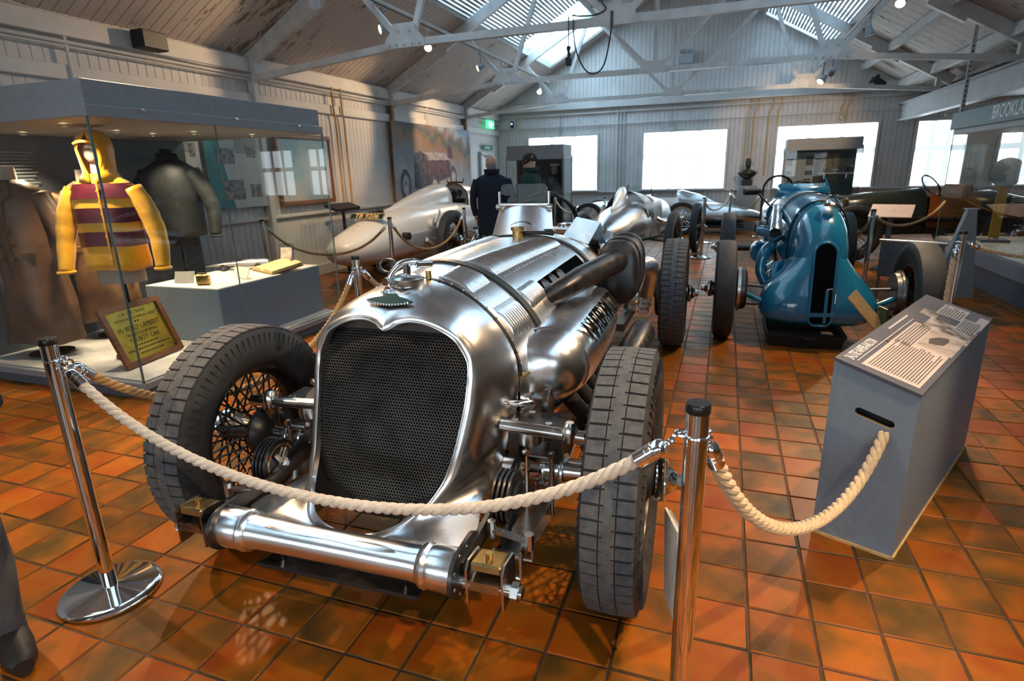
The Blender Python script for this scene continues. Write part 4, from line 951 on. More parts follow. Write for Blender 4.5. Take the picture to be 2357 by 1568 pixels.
# --- white long-tailed car on the left: tail towards us
wc = thing('racing_car', 'cream white vintage racing car with pointed tail and number plate', 'racing car', (-4.60, 8.25, 0), R(0))
body(wc, 'tail', 'white', ((-2.06,.03,.58,.50,.42,2.0),(-1.98,.20,.64,.50,.36,2.0),(-1.75,.31,.73,.50,.30),(-1.4,.38,.83,.50,.26),(-1.0,.40,.92,.52,.25),(-.5,.45,.99,.54,.24),(0,.46,1.01,.55,.24),(.6,.46,1.01,.56,.25),(1.1,.45,1.00,.56,.25)))
body(wc, 'headrest_fairing', 'white', ((-.75,.02,.97,.92,.86,2.0),(-.4,.10,1.05,.95,.80),(0,.17,1.14,.96,.75),(.4,.22,1.22,.97,.70),(.75,.245,1.275,.98,.70),(.98,.24,1.285,.98,.70),(1.06,.20,1.27,.98,.72),(1.10,.10,1.18,.98,.8)))
body(wc, 'bonnet', 'silver', ((1.58,.275,1.265,.99,.40,2.1),(1.62,.28,1.268,.99,.36,2.1),(2.0,.275,1.23,.94,.30,2.2),(2.6,.26,1.14,.84,.28,2.3),(3.3,.25,1.05,.72,.30,2.4)))
body(wc, 'lower_body', 'white', ((1.08,.45,.99,.56,.25,2.4),(1.5,.44,.96,.56,.25,2.4),(2.0,.40,.92,.55,.25,2.4),(2.5,.34,.86,.55,.26,2.4),(3.0,.30,.80,.55,.28,2.4)))
MB().lathe([(0,.0),(.245,.0),(.255,-.012),(.275,-.012),(.28,.02)], (0,1.565,1.0), axis='y', n=36).build('dashboard', mat('dash_grey', (.30,.31,.32), .4, .3, var=.1), wc)
MB().torus((0,1.55,1.0), .275, .013, 'y', 40, 8).build('cockpit_rim', 'wood', wc)
dg = MB()
for x_, z_, r_ in ((-.12,1.12,.045),(.12,1.12,.045),(0,1.08,.06),(.17,.98,.032),(-.17,.98,.032),(.10,.86,.03)): dg.lathe([(0,0),(r_,0),(r_+.006,.01),(r_,.02)], (x_,1.55,z_), axis='y', n=18, rot=rotm('Z', 180))
dg.build('gauges', 'matblack', wc, kind='stuff')
MB().torus((.02,1.42,1.02), .16, .012, 'y', rot=rotm('X', 12)).build('steering_wheel', 'black', wc)
for k in range(3): a = PI/2+k*2*PI/3; MB().bar((.02,1.42,1.02), (.02+.155*math.cos(a),1.42-.03*math.sin(a),1.02+.15*math.sin(a)), .02, .006).build('wheel_spoke', 'steel', wc, 0)
MB().box((0,1.33,1.0), (.46,.44,.02)).build('cockpit_well', 'void', wc, 0)
asx = MB(); asx.cbox((0,1.64,1.29), (.30,.02,.03), .004)
for s in (-1, 1): asx.cyl((s*.14,1.64,1.26), (s*.17,1.64,1.36), .008)
asx.build('aero_screen', 'black', wc, 0)
tm = Matrix.Translation((0,-1.26,.905)) @ Matrix.Rotation(R(38), 4, 'X')
pl = MB().prism([(-.26,-.055),(.26,-.055),(.26,.055),(-.26,.055)], .012, tm).build('number_plate', mat('plate_green_black', (.012,.03,.025), .3, var=.1), wc, 0)
MB().tube([tm @ Vector(p) for p in ((-.26,-.055,.012),(.26,-.055,.012),(.26,.055,.012),(-.26,.055,.012))], .005, 6, closed=True).build('plate_edge', mat('cream_line', (.6,.5,.25), .4, var=.1), pl)
text('TB 9206', .115, mat('plate_gold', (.75,.52,.22), .4, var=.1), pl, tm @ Matrix.Translation((0,0,.0135)), sx=.95, bold=.003)
MB().box((0,-1.22,.875), (.06,.06,.06)).build('plate_bracket', 'white', pl, 0)
MB().lathe([(.05,0),(.055,.01),(.055,.04),(.045,.05),(0,.055)], (.0,-.93,.925), n=20).build('fuel_filler', 'bronze', wc)
fe = MB()
for k in range(5): a = k*2*PI/5; fe.cyl((.04*math.cos(a),-.93+.04*math.sin(a),.97), (.05*math.cos(a),-.93+.05*math.sin(a),1.005), .006, n=6)
fe.build('filler_ears', 'bronze', wc, kind='stuff')
for s in (-1, 1):
    wheel(wc, (s*.68,0,.455), .455, .07, .30, s, tread=False, spokes=40, detail=False)
    wheel(wc, (s*.66,2.9,.455), .455, .07, .30, s, tread=False, spokes=30, detail=False)
    MB().bar((s*.44,-.95,.60), (s*.47,.1,.64), .02, .05).build('spring_arm', 'white', wc, 0)
    MB().cyl((s*.36,-.98,.62), (s*.48,-.98,.62), .05).build('spring_mount', 'matblack', wc)
    MB().cyl((s*.44,-.28,.74), (s*.52,-.28,.74), .07, n=20).build('shock_absorber', 'white', wc); MB().bar((s*.53,-.28,.74), (s*.53,-.10,.92), .03, .03).build('shock_arm', 'white', wc, 0)
    MB().bar((s*.48,-.30,.42), (s*.50,-.52,.52), .03, .05).build('brake_bracket', 'white', wc, 0)
MB().cyl((-.68,0,.455), (.68,0,.455), .04).build('rear_axle', 'white', wc); MB().cyl((-.66,2.9,.455), (.66,2.9,.455), .03).build('front_axle', 'white', wc)
MB().cyl((.27,2.3,.90), (.36,2.3,.88), .07, n=18).build('carburettor', 'silver', wc)
for k in range(3): MB().cyl((.24,1.85+.2*k,1.06), (.30,1.85+.2*k,1.06), .035, n=14).build('exhaust_port', 'matblack', wc)
# --- silver car with a finned headrest behind the front car
sv = thing('racing_car', 'silver racing car with finned headrest, behind the front silver car', 'racing car', (-1.30, 9.1, 0), R(-6))
body(sv, 'tail', 'silver', ((-1.75,.02,.62,.58,.52,2.0),(-1.55,.14,.74,.60,.42,2.0),(-1.25,.25,.86,.62,.36),(-.9,.31,.94,.64,.34),(-.5,.34,.98,.65,.34),(-.15,.35,.98,.66,.34)))
fin = [oval(w, zt, .92, .86, y, 1.8, 20) for y, w, zt in ((-1.15,.01,.94),(-1.0,.04,1.06),(-.85,.065,1.16),(-.7,.075,1.205),(-.55,.07,1.20),(-.48,.03,1.14))]
MB().loft(fin, cap0=True, cap1=True).build('headrest_fin', 'silver', sv, 60)
cs_ = [[Vector((.33*math.cos(a), y, .72+(.36+.06*q)*math.sin(a))) for a in [PI*k/20 for k in range(21)]] for q, y in ((1,-.42),(.8,-.25),(.2,.1))]
MB().loft(cs_, closed=False).build('cockpit_hood', 'black', sv)
body(sv, 'bonnet', 'silver', ((.35,.34,1.06,.66,.34,2.3),(.8,.33,1.02,.64,.34,2.3),(1.5,.29,.94,.62,.36,2.3),(1.9,.22,.86,.60,.40,2.2)))
for s in (-1, 1): MB().loft([[Vector((s*.34,y,.98)),Vector((s*.36,y,.8)),Vector((s*.33,y,.4))] for y in (-.2,0,.2,.4)], closed=False).build('cockpit_side', 'silver', sv)
MB().add([(-.2,.32,1.06),(.2,.32,1.06),(.18,.38,1.18),(-.18,.38,1.18)], [(0,1,2,3)]).build('windscreen', 'screen', sv, 0)
for s in (-1, 1): MB().bar((s*.2,.32,1.04), (s*.18,.38,1.2), .012, .012).build('screen_post', 'black', sv, 0)
for s in (-1, 1):
    wheel(sv, (s*.68,-.35,.42), .42, .06, .29, s, tread=False, spokes=36, detail=False)
    wheel(sv, (s*.66,1.9,.42), .42, .06, .29, s, tread=False, spokes=36, detail=False)
    MB().tube([(s*.30,-.35,.46),(s*.62,-.35,.43)], .02, 8).build('half_shaft', 'dsteel', sv)
    MB().bar((s*.35,-.9,.50), (s*.45,.2,.46), .03, .04).build('radius_arm', 'green', sv, 0); MB().tube(cat([(s*.34,.1,.72),(s*.42,.2,.66),(s*.43,.8,.62),(s*.40,1.4,.6)], 5), .03, 10).build('exhaust_pipe', 'alu2', sv)
    MB().bar((s*.32,1.5,.45), (s*.63,1.9,.42), .03, .03).build('suspension_strut', 'green', sv, 0)
# --- long low record car along the back wall
fc = thing('racing_car', 'long low pale silver record car parked sideways along the back wall', 'racing car', (-.87, 14.20, 0), R(90))
# local y runs to the photograph's right after the turn: use local -y = right
body(fc, 'tail', 'silver', ((-1.72,.02,.40,.36,.30,2.0),(-1.5,.16,.50,.36,.24),(-1.0,.30,.62,.38,.20),(-.3,.36,.72,.40,.18,2.3),(.15,.36,.80,.42,.18,2.3)))
body(fc, 'headrest', 'silver', ((-.75,.02,.64,.6,.5,2.0),(-.3,.13,.86,.66,.5),(.05,.16,.95,.7,.5),(.16,.12,.93,.7,.5)))
body(fc, 'bonnet', 'silver', ((.75,.34,.86,.44,.20,2.3),(1.2,.33,.80,.44,.20,2.3),(2.0,.28,.70,.42,.22,2.3),(2.5,.18,.60,.42,.28)))
for s in (-1, 1):
    MB().loft([[Vector((s*.35,y,.80)),Vector((s*.37,y,.6)),Vector((s*.34,y,.22))] for y in (.1,.3,.5,.8)], closed=False).build('cockpit_side', 'silver', fc)
    wheel(fc, (s*.58,0,.36), .36, .055, .25, s, tread=False, spokes=30, detail=False, spokem='alu2', hubm='brass')
    wheel(fc, (s*.58,2.1,.36), .36, .055, .25, s, tread=False, spokes=30, detail=False, spokem='alu2', hubm='brass')
for y_ in (0, 2.1): MB().cyl((-.58,y_,.36), (.58,y_,.36), .03).build('axle', 'dsteel', fc)
MB().box((0,.4,.16), (.8,3.4,.05)).build('floor_pan', 'matblack', fc, 0)
# --- dark green touring racer with brass lamp on the right
gc = thing('racing_car', 'dark green vintage racer with orange cockpit and brass lamp, right background', 'racing car', (2.02, 10.75, 0), R(-74))
body(gc, 'bonnet', 'dgreen', ((-.30,.24,.90,.66,.34,2.6),(-.27,.27,.95,.66,.34,2.6),(.1,.28,.99,.68,.34,2.5),(.7,.31,1.03,.68,.34,2.4),(.85,.32,1.04,.68,.34,2.4)))
body(gc, 'rear_body', 'dgreen', ((1.55,.36,.98,.62,.34,2.4),(1.9,.35,.99,.62,.34,2.3),(2.4,.26,.88,.58,.38),(2.9,.05,.66,.54,.48)))
M['orange'] = mat('orange_leather', (.42,.11,.015), .45, var=.15, scale=20)
MB().cbox((0,1.45,.86), (.56,.16,.44), .05).build('seat', 'orange', gc, 20)
for s in (-1, 1):
    MB().loft([[Vector((s*.33,y,.98-.10*math.sin(PI*(y-.85)/.75))),Vector((s*.36,y,.8)),Vector((s*.33,y,.36))] for y in (.85,1.05,1.25,1.45,1.6)], closed=False).build('cockpit_side', 'orange' if s > 0 else 'dgreen', gc)
    MB().bar((s*.38,-.75,.42), (s*.40,2.4,.42), .05, .10).build('chassis_rail', 'black', gc, 0)
    wheel(gc, (s*.62,-.35,.42), .42, .06, .29, s, tread=False, spokes=30, detail=False)
    wheel(gc, (s*.62,1.95,.42), .42, .06, .29, s, tread=False, spokes=30, detail=False)
MB().torus((.06,1.0,1.08), .18, .012, 'y', rot=rotm('X', 35)).build('steering_wheel', 'black', gc)
MB().cyl((-.62,-.35,.42), (.62,-.35,.42), .03).build('front_axle', 'black', gc); MB().cyl((-.62,1.95,.42), (.62,1.95,.42), .035).build('rear_axle', 'black', gc)
rdm = MB(); rdm.cbox((0,-.34,.66), (.46,.07,.52), .05); rdm.build('radiator_shell', 'brass', gc, 20); MB().box((0,-.378,.64), (.36,.006,.40)).build('radiator_core', 'matblack', gc, 0)
MB().cyl((0,-.34,.92), (0,-.34,.97), .03).build('filler_cap', 'brass', gc)
for s in (-1, 1): MB().lathe([(0,0),(.05,.01),(.09,.05),(.10,.11),(.10,.13),(.085,.125),(0,.115)], (s*.26,-.52,.80), axis='y', n=24, rot=rotm('Z', 180)).build('head_lamp', 'brass', gc); 
MB().cyl((-.26,-.47,.72), (.26,-.47,.72), .012).build('lamp_bar', 'black', gc)
MB().add([(-.2,.86,1.04),(.22,.86,1.04),(.2,.93,1.14),(-.18,.93,1.14)], [(0,1,2,3)]).build('windscreen', 'screen', gc, 0)
MB().cyl((.36,.1,.62), (.40,1.9,.55), .04).build('exhaust_pipe', 'exh', gc)
# ------------------------------------------------------------------ display cases
def case(name, label, x0, x1, y0, y1, zb, zg, zt, back=None, splits=(), group=None, backm='casegrey', splits_y=()):
    t = thing(name, label, 'display case', ((x0+x1)/2, (y0+y1)/2, 0), 0, group); cx, cy = (x0+x1)/2, (y0+y1)/2; dx, dy = x1-x0, y1-y0
    MB().cbox((0,0,zb*.30), (dx-.05, dy-.05, zb*.6), .004).build('kick_plinth', 'greyd', t, 0)
    MB().cbox((0,0,zb*.80), (dx, dy, zb*.4), .004).build('base', 'casegrey', t, 0)
    MB().cbox((0,0,zb+.006), (dx-.06, dy-.06, .012), .003).build('display_floor', mat('pale_marbled_board', (.52,.51,.50), .5, var=.16, scale=3), t, 0)
    for (px_, py_, sx_, sy_) in ((0,-dy/2+.006,dx,.008),(0,dy/2-.006,dx,.008),(-dx/2+.006,0,.008,dy),(dx/2-.006,0,.008,dy)):
        if back == 'x0' and px_ < 0: MB().box((px_+.02,0,(zb+zg)/2), (.03,sy_,zg-zb)).build('back_panel', backm, t, 0); continue
        if back == 'y1' and py_ > 0: MB().box((0,py_-.02,(zb+zg)/2), (sx_,.03,zg-zb)).build('back_panel', backm, t, 0); continue
        if back == 'x1' and px_ > 0: MB().box((px_-.02,0,(zb+zg)/2), (.03,sy_,zg-zb)).build('back_panel', backm, t, 0); continue
        MB().box((px_,py_,(zb+zg)/2), (sx_,sy_,zg-zb)).build('glass_pane', 'glass', t, 0)
    ed = M.setdefault('glassedge', mat('green_glass_edge', (.10,.17,.17), .15, 0, scale=5, rvar=.05))
    for sx_ in (-1, 1):
        for sy_ in (-1, 1): MB().box((sx_*(dx/2-.006), sy_*(dy/2-.006), (zb+zg)/2), (.011,.011,zg-zb)).build('glass_edge', ed, t, 0)
    for q in splits_y: MB().box((dx/2-.004, q-cy, (zb+zg)/2), (.008,.007,zg-zb)).build('glass_joint', ed, t, 0)
    MB().cbox((0,0,zg+.02), (dx+.005, dy+.005, .07), .004).build('lower_fascia', 'casegrey', t, 0)
    MB().cbox((0,0,(zg+.05+zt)/2), (dx-.03, dy-.03, zt-zg-.05), .004).build('canopy', 'casegrey', t, 0)
    return t
def dl(parent, loc, power=1.6, size=70):                              # small halogen set in a case canopy
    l = bpy.data.lights.new('case_lamp_beam', 'SPOT'); l.energy = power; l.color = (1,.76,.48); l.spot_size = R(size); l.spot_blend = .7; l.shadow_soft_size = .02
    o = bpy.data.objects.new('case_lamp_beam', l); C.objects.link(o); o.parent = parent; o.location = loc; o.rotation_euler = (0, 0, 0)
    lo = Vector(loc)+Vector((0,0,.012))
    MB().lathe([(0,0),(.016,0),(.018,.004)], lo, n=14).build('lamp', 'lampglow', parent); MB().torus(lo, .022, .004, 'z', 16, 6).build('lamp_ring', 'chrome', parent)
M['backpanel'] = mat('dark_blue_grey_back_panel', (.055,.065,.08), .55, var=.12, scale=6)
lc = case('display_case', 'large grey glass display case of racing clothes, on the left', -5.42, -3.63, 2.65, 4.90, .125, 1.85, 2.05, back='x0', backm='backpanel', splits_y=(3.62,), group='display cases')
for x, y in ((-4.2,2.90),(-4.5,3.5),(-4.6,3.9),(-4.2,3.95),(-4.1,4.5),(-5.1,3.2)): dl(lc, (x+4.525, y-3.775, 1.805), 52, 110)
# text block printed on the case's back panel
tp = MB()
for k in range(14): tp.box((-.835,-.62+.0, 1.70-.026*k), (.002,.50-.04*(k % 3),.010))
tp.build('panel_text', mat('grey_print', (.16,.18,.2), .6, var=.1), lc, 0)
for q in ((.92,-.75,1.93),(.92,.05,1.93),(.92,.78,1.92)): MB().lathe([(0,0),(.012,0),(.014,.006),(0,.012)], (q[0]-.01,q[1],q[2]-.035), axis='x', n=12).build('lock', 'chrome', lc)
# --- garments
def mannequin(name, label, loc, rz, base_h, material, long=None, hood=False, sleeve=1.0, stripes=None, neck='linen', w=.21, collar=False, open_cuff=True, top=1.42, lapel=False):
    t = thing(name, label, 'mannequin', loc, rz, 'mannequins in the left case')
    M.setdefault('linen', mat('linen_dummy', (.36,.30,.24), .8, var=.08, bump=.1, bscale=200))
    hem = top-.66 if not long else long
    MB().tube([(0,0,.012),(0,0,hem+.1)], .018, 12).build('stand_pole', 'black', t); MB().lathe([(0,.012),(.15,.012),(.15,.02),(.03,.04),(.02,.06),(0,.06)], n=28).build('stand_base', 'matblack', t)
    b0 = hem-.10 if not long else hem+.1
    tor = [(b0,.165,.115),(b0+.1,.165,.115),(top-.42,.145,.105),(top-.25,.17,.115),(top-.08,.175,.11),(top-.02,.12,.09),(top+.03,.055,.055),(top+.12,.05,.052)]
    MB().loft([[Vector((a_*math.cos(q), b_*math.sin(q), z)) for q in [2*PI*k/24 for k in range(24)]] for z, a_, b_ in tor], cap0=True, cap1=True).build('dummy', neck, t, 60)
    rnd = random.Random(hash(name) % 97 if False else len(label))
    def ring(z, a_, b_, f=0.0, ph=0., yo=0.):
        return [Vector((a_*(1+f*math.sin(q*7+ph+z*9))*math.cos(q), yo+b_*(1+f*math.sin(q*5+ph))*math.sin(q), z+f*.15*math.sin(q*3+ph))) for q in [2*PI*k/44 for k in range(44)]]
    prof = ([(hem,w*1.0,w*.68,.05),(hem+.05,w*1.03,w*.7,.045),(hem+.25,w*1.0,w*.68,.035)] if not long else [(hem,w*1.25,w*.9,.09),(hem+.3,w*1.15,w*.82,.07),(hem+.7,w*1.0,w*.7,.04)])+[(top-.30,w*1.04,w*.70,.02),(top-.14,w*1.08,w*.68,.012),(top-.05,w*.95,w*.58,.008),(top+.0,w*.62,w*.45,.004),(top+.03,w*.38,w*.36,.0)]
    if collar: prof += [(top+.06,w*.36,w*.36,.0),(top+.085,w*.33,w*.34,.0)]
    go = MB().loft([ring(z, a_, b_, f, .7) for z, a_, b_, f in prof]).build('garment_body', material, t, 70); go.modifiers.new('s', 'SOLIDIFY').thickness = .005
    for s in (-1, 1):
        ex = .10*sleeve
        path = cat([(s*w*.86,.0,top-.09),(s*(w*1.16+ex*.3),-.01,top-.24),(s*(w*1.22+ex*.8),-.02,top-.42),(s*(w*1.18+ex*1.1),-.05,top-.56),(s*(w*1.14+ex*1.3),-.08,top-.66)], 5)
        rad_ = [(.080-.034*k/20)*(1+.035*math.sin(k*2.6+k*k*.11)) for k in range(len(path))]
        MB().tube(path, rad_, 16, caps=False).build('sleeve', material, t, 70).modifiers.new('s', 'SOLIDIFY').thickness = .004
        if open_cuff: e_ = path[-1]; MB().torus(e_, .05, .012, 'z', 20, 8).build('cuff', material, t)
    if stripes:
        for z in stripes:
            rgs = []
            for dz in (-.052, -.02, .02, .052):
                zz = z+dz
                for (za, aa, ba, fa), (zb_, ab, bb_, fb_) in zip(prof[:-1], prof[1:]):
                    if za <= zz <= zb_: u = (zz-za)/(zb_-za); rgs.append([p+Vector((p.x, p.y, 0)).normalized()*.007 for p in ring(zz, aa+(ab-aa)*u, ba+(bb_-ba)*u, fa+(fb_-fa)*u, .7)]); break
            MB().loft(rgs).build('stripe', 'maroon', t, 70)
        pk = MB()
        for z in [top-.09-.08*k for k in range(7)]: pk.lathe([(0,0),(.008,0),(.008,.004),(0,.005)], (.03,-w*.76,z), axis='y', n=10, rot=rotm('Z', 180))
        pk.build('buttons', material, t)
        MB().bar((.03,-w*.745,top-.62), (.03,-w*.70,top-.04), .012, .006).build('placket', material, t, 0)
    if lapel:
        yf = -w*.70
        for s in (-1, 1):
            MB().add([(s*.012,yf-.012,top-.30),(s*.035,yf-.016,top-.12),(s*.10,yf+.005,top-.07),(s*.065,yf+.03,top+.015),(s*.03,yf+.03,top+.01)], [(0,1,2,3,4)]).build('lapel', material, t, 0).modifiers.new('s', 'SOLIDIFY').thickness = .008
            MB().cbox((s*w*.55,yf*.93,top-.52), (.12,.014,.05), .004).build('pocket_flap', material, t, 0)
            for z in (.34,.44,.54): MB().lathe([(0,0),(.011,0),(.011,.005),(0,.006)], (s*.045,yf-.012,top-z), axis='y', n=12, rot=rotm('Z', 180)).build('button', 'matblack', t)
        MB().bar((.0,yf-.006,.25), (.0,yf-.004,top-.30), .010, .008).build('front_edge', material, t, 0)
    if hood:
        hd = []
        for z, a_, b_, yo, op in ((top-.03,.15,.13,.0,.10),(top+.04,.105,.105,.0,.35),(top+.12,.108,.12,-.005,.58),(top+.20,.115,.13,-.01,.60),(top+.245,.112,.128,-.012,.30),(top+.285,.095,.105,-.008,.08),(top+.315,.06,.068,-.003,.02),(top+.33,.02,.022,0,.0)):
            r_ = []
            for k in range(25):
                a = -PI/2+op+(2*PI-2*op)*k/24; r_.append(Vector((a_*math.cos(a), yo+b_*math.sin(a), z)))
            hd.append(r_)
        MB().loft(hd, closed=False).build('hood', material, t, 70).modifiers.new('s', 'SOLIDIFY').thickness = .008
        MB().tube(cat([(s_*.075, -.118-.03*(1-s_*s_), top+.232+.012*(1-s_*s_)) for s_ in (-1,-.5,0,.5,1)], 4), .010, 8).build('hood_peak', material, t)
        MB().ell((0,-.01,top+.18), (.072,.085,.10), 16, 10).build('head_form', neck, t)
    return t
M['yellow'] = mat('yellow_satin', (.90,.42,.010), .33, 0, var=.18, scale=7, bump=.25, bscale=14, sheen=.3)
M['maroon'] = mat('maroon_satin', (.085,.008,.018), .4, 0, var=.2, scale=8, bump=.15, bscale=16)
M['brownlea'] = mat('brown_leather_coat', (.11,.055,.026), .45, 0, var=.3, scale=6, bump=.3, bscale=14)
M['tancoat'] = mat('tan_canvas_coat', (.22,.115,.05), .7, 0, var=.25, scale=6, bump=.3, bscale=14)
M['blackjkt'] = mat('black_leather_jacket', (.010,.012,.014), .6, 0, spec=.25, var=.25, scale=8, bump=.3, bscale=16)
mannequin('jacket_mannequin', 'yellow satin hooded racing jacket with maroon stripes on a dummy', (-4.27, 3.13, .137), R(28), 0, 'yellow', hood=True, stripes=(1.255,1.085,.915), top=1.345, w=.212, sleeve=.7)
mannequin('coat_mannequin', 'long dark brown leather coat on a dummy at the far left', (-5.02, 2.97, .137), R(20), 0, 'brownlea', long=.12, top=1.32, w=.22, sleeve=.6, lapel=True)
mannequin('coat_mannequin', 'long tan brown coat on a dummy behind the yellow jacket', (-5.05, 3.55, .137), R(35), 0, 'tancoat', long=.15, top=1.30, w=.20, sleeve=.4, lapel=True)
mannequin('jacket_mannequin', 'black leather jacket with stand collar on a dummy, above the model car', (-4.86, 4.22, .137), R(15), 0, 'blackjkt', top=1.47, w=.25, collar=True, neck='blackjkt', sleeve=.9)
# --- grey plinth with book, model car and cards
MB_ = MB
pn = thing('display_plinth', 'grey box plinth inside the left display case', 'plinth', (-4.2, 4.19, .137))
MB().cbox((0,0,.23), (.80,1.28,.46), .004).build('plinth_body', 'grey', pn, 0); MB().box((0,0,.4615), (.79,1.27,.003)).build('plinth_top', mat('pale_plinth_top', (.55,.53,.50), .5, var=.05), pn, 0)
PZ = .601
bk = thing('open_book', 'open old book with yellowed pages on the grey plinth', 'book', (-3.98, 4.45, PZ), R(-24))
for s in (-1, 1):
    rg = []
    for k in range(9):
        t_ = k/8; x = s*.21*t_; z = .012+.035*math.sin(min(1, t_*2.2)*PI/2)-.018*t_
        rg.append([Vector((x,-.15,0.004)),Vector((x,-.15,z)),Vector((x,.15,z+.05)),Vector((x,.15,.054))])
    MB().loft(rg, cap0=True, cap1=True).build('page_block', mat('yellowed_paper', (.52,.40,.20), .8, var=.12, scale=14), bk, 30)
MB().box((0,0,.022), (.44,.32,.006), rotm('X', 9.4)).build('cover', 'wood', bk, 0)
MB().box((-.10,.05,.066), (.10,.09,.002), rotm('X', 9.4)).build('photo_plate', 'matblack', bk, 0)
mc = thing('model_car', 'silver model racing car on the grey plinth behind the book', 'model car', (-4.42, 4.42, PZ), R(-62))
body(mc, 'body_shell', 'silver', ((-.30,.004,.045,.04,.035,2.0),(-.2,.03,.065,.045,.03),(-.05,.045,.085,.05,.028),(.1,.05,.10,.05,.028),(.26,.05,.095,.05,.028,2.6),(.29,.045,.085,.05,.03,2.6)))
MB().lathe([(0,0),(.028,0),(.03,.01),(.022,.014),(0,.008)], (0,.02,.092), n=18).build('cockpit_rim', 'matblack', mc)
for s in (-1, 1):
    for y_ in (-.12,.2): MB().torus((s*.075,y_,.032), .024, .009, 'x', 20, 8).build('model_wheel', 'rubber', mc)
for y_ in (-.12,.2): MB().cyl((-.075,y_,.032), (.075,y_,.032), .005, n=8).build('model_axle', 'steel', mc)
for nm_, lb, loc, rz, sz, mtl in (('caption_card', 'grey caption card leaning on the plinth by the model car', (-4.33,3.72,PZ), 20, (.17,.10), 'casegrey'), ('caption_card', 'white caption card leaning in front of the open book', (-4.0,4.02,PZ), -20, (.26,.10), 'ropew')):
    cd = thing(nm_, lb, 'card', loc, R(rz)); MB().box((0,0,sz[1]/2), (sz[0],.004,sz[1]), rotm('X', -25)).build('card_face', mtl, cd, 0); MB().box((0,.03,sz[1]*.4), (.02,.004,sz[1]*.8), rotm('X', 25)).build('card_strut', mtl, cd, 0)
cs = thing('brass_clock', 'small square brass case standing on the grey plinth', 'clock', (-4.08,3.68,PZ), R(15))
MB().cbox((0,0,.045), (.11,.05,.09), .01).build('clock_case', 'brass', cs, 20); MB().cyl((-.035,0,.095), (.035,0,.095), .008).build('carry_handle', 'bronze', cs)
ar = thing('display_stand', 'clear acrylic photo stand at the far end of the plinth', 'stand', (-4.1, 4.74, PZ), R(10)); MB().box((0,0,.11), (.16,.006,.22), rotm('X', -15)).build('acrylic_sheet', 'screen', ar, 0); MB().box((0,-.006,.12), (.12,.002,.12), rotm('X', -15)).build('photo', mat('faded_print', (.5,.42,.36), .5, var=.3, scale=20), ar, 0)
# --- brass record plaque in a wooden frame
a_ = Vector((-3.985, 2.80, .139)); e_ = Vector((-.09, .56, 0)).normalized(); up_ = Vector((-.42, -.07, 1.15)).normalized(); up_ = (up_-e_*up_.dot(e_)).normalized(); nrm = e_.cross(up_)
pq = thing('record_plaque', 'brass record plaque in a wooden frame leaning inside the left case', 'plaque', tuple(a_))
PM = Matrix((e_, up_, nrm)).transposed().to_4x4()
WQ, HQ = .56, .46
for (x, y, w_, h_) in ((WQ/2,.02,WQ,.04),(WQ/2,HQ-.02,WQ,.04),(.02,HQ/2,.04,HQ-.08),(WQ-.02,HQ/2,.04,HQ-.08)):
    MB().prism([(x-w_/2,y-h_/2),(x+w_/2,y-h_/2),(x+w_/2,y+h_/2),(x-w_/2,y+h_/2)], .028, PM).build('frame_rail', 'wood', pq, 0)
MB().prism([(.036,.036),(WQ-.036,.036),(WQ-.036,HQ-.036),(.036,HQ-.036)], .012, PM).build('brass_sheet', mat('polished_brass_sheet', (.62,.40,.06), .3, .85, var=.2, scale=4, rvar=.12), pq, 0)
for body_, y, sz, sx in (('ON THIS TRACK',.385,.036,.9),('100 MILES WERE COVERED IN 1 HOUR',.345,.028,.78),('Mr PERCY LAMBERT',.272,.054,.82),('DRIVING A 25 HP RATING',.226,.030,.85),('TALBOT CAR',.182,.048,1.0)):
    text(body_, sz, 'bronze', pq, PM @ Matrix.Translation((WQ/2, y, .0128)), sx=sx)
il = MB(); ir = random.Random(2)
for y, w_ in ((.318,.05),(.142,.20),(.112,.40),(.078,.22)):
    x = WQ/2-w_/2
    while x < WQ/2+w_/2:
        d_ = ir.uniform(.008,.02); il.add([PM @ Vector(v) for v in ((x,y-.006,.0128),(x+d_,y-.006,.0128),(x+d_,y+.006,.0128),(x,y+.006,.0128))], [(0,1,2,3)]); x += d_+.008
il.build('worn_engraving', 'bronze', pq, 0, kind='stuff')
# --- far display case beside the window, its dummy and cards
f1 = case('display_case', 'tall grey display case in the far left corner behind the two visitors', -4.55, -3.25, 12.45, 13.2, .2, 1.70, 1.98, back='y1', backm='backpanel', group='display cases')
MB().box((.62,.0,.95), (.03,.72,1.5)).build('side_panel', 'casegrey', f1, 0)
dm_ = thing('uniform_mannequin', 'dark uniform with white cap and red sash in the far corner case', 'mannequin', (-3.55, 12.80, .212))
MB().loft([[Vector((a_*math.cos(q), b_*math.sin(q), z)) for q in [2*PI*k/20 for k in range(20)]] for z, a_, b_ in ((.5,.17,.12),(.8,.19,.13),(1.0,.21,.13),(1.1,.20,.11),(1.15,.08,.07))], cap0=True, cap1=True).build('tunic', mat('navy_cloth', (.015,.02,.035), .8, var=.2), dm_, 60)
MB().ell((0,0,1.24), (.075,.085,.10), 14, 10).build('head_form', 'linen', dm_); MB().lathe([(0,.03),(.10,.02),(.115,0),(.09,-.02),(.085,-.035),(0,-.035)], (0,0,1.36), n=24).build('cap', 'ropew', dm_)
MB().bar((-.05,-.135,.98), (.03,-.13,1.08), .04, .006).build('red_sash', mat('red_cloth', (.5,.02,.012), .6, var=.1), dm_, 0); MB().cyl((0,0,.012), (0,0,.5), .02).build('stand_pole', 'black', dm_)
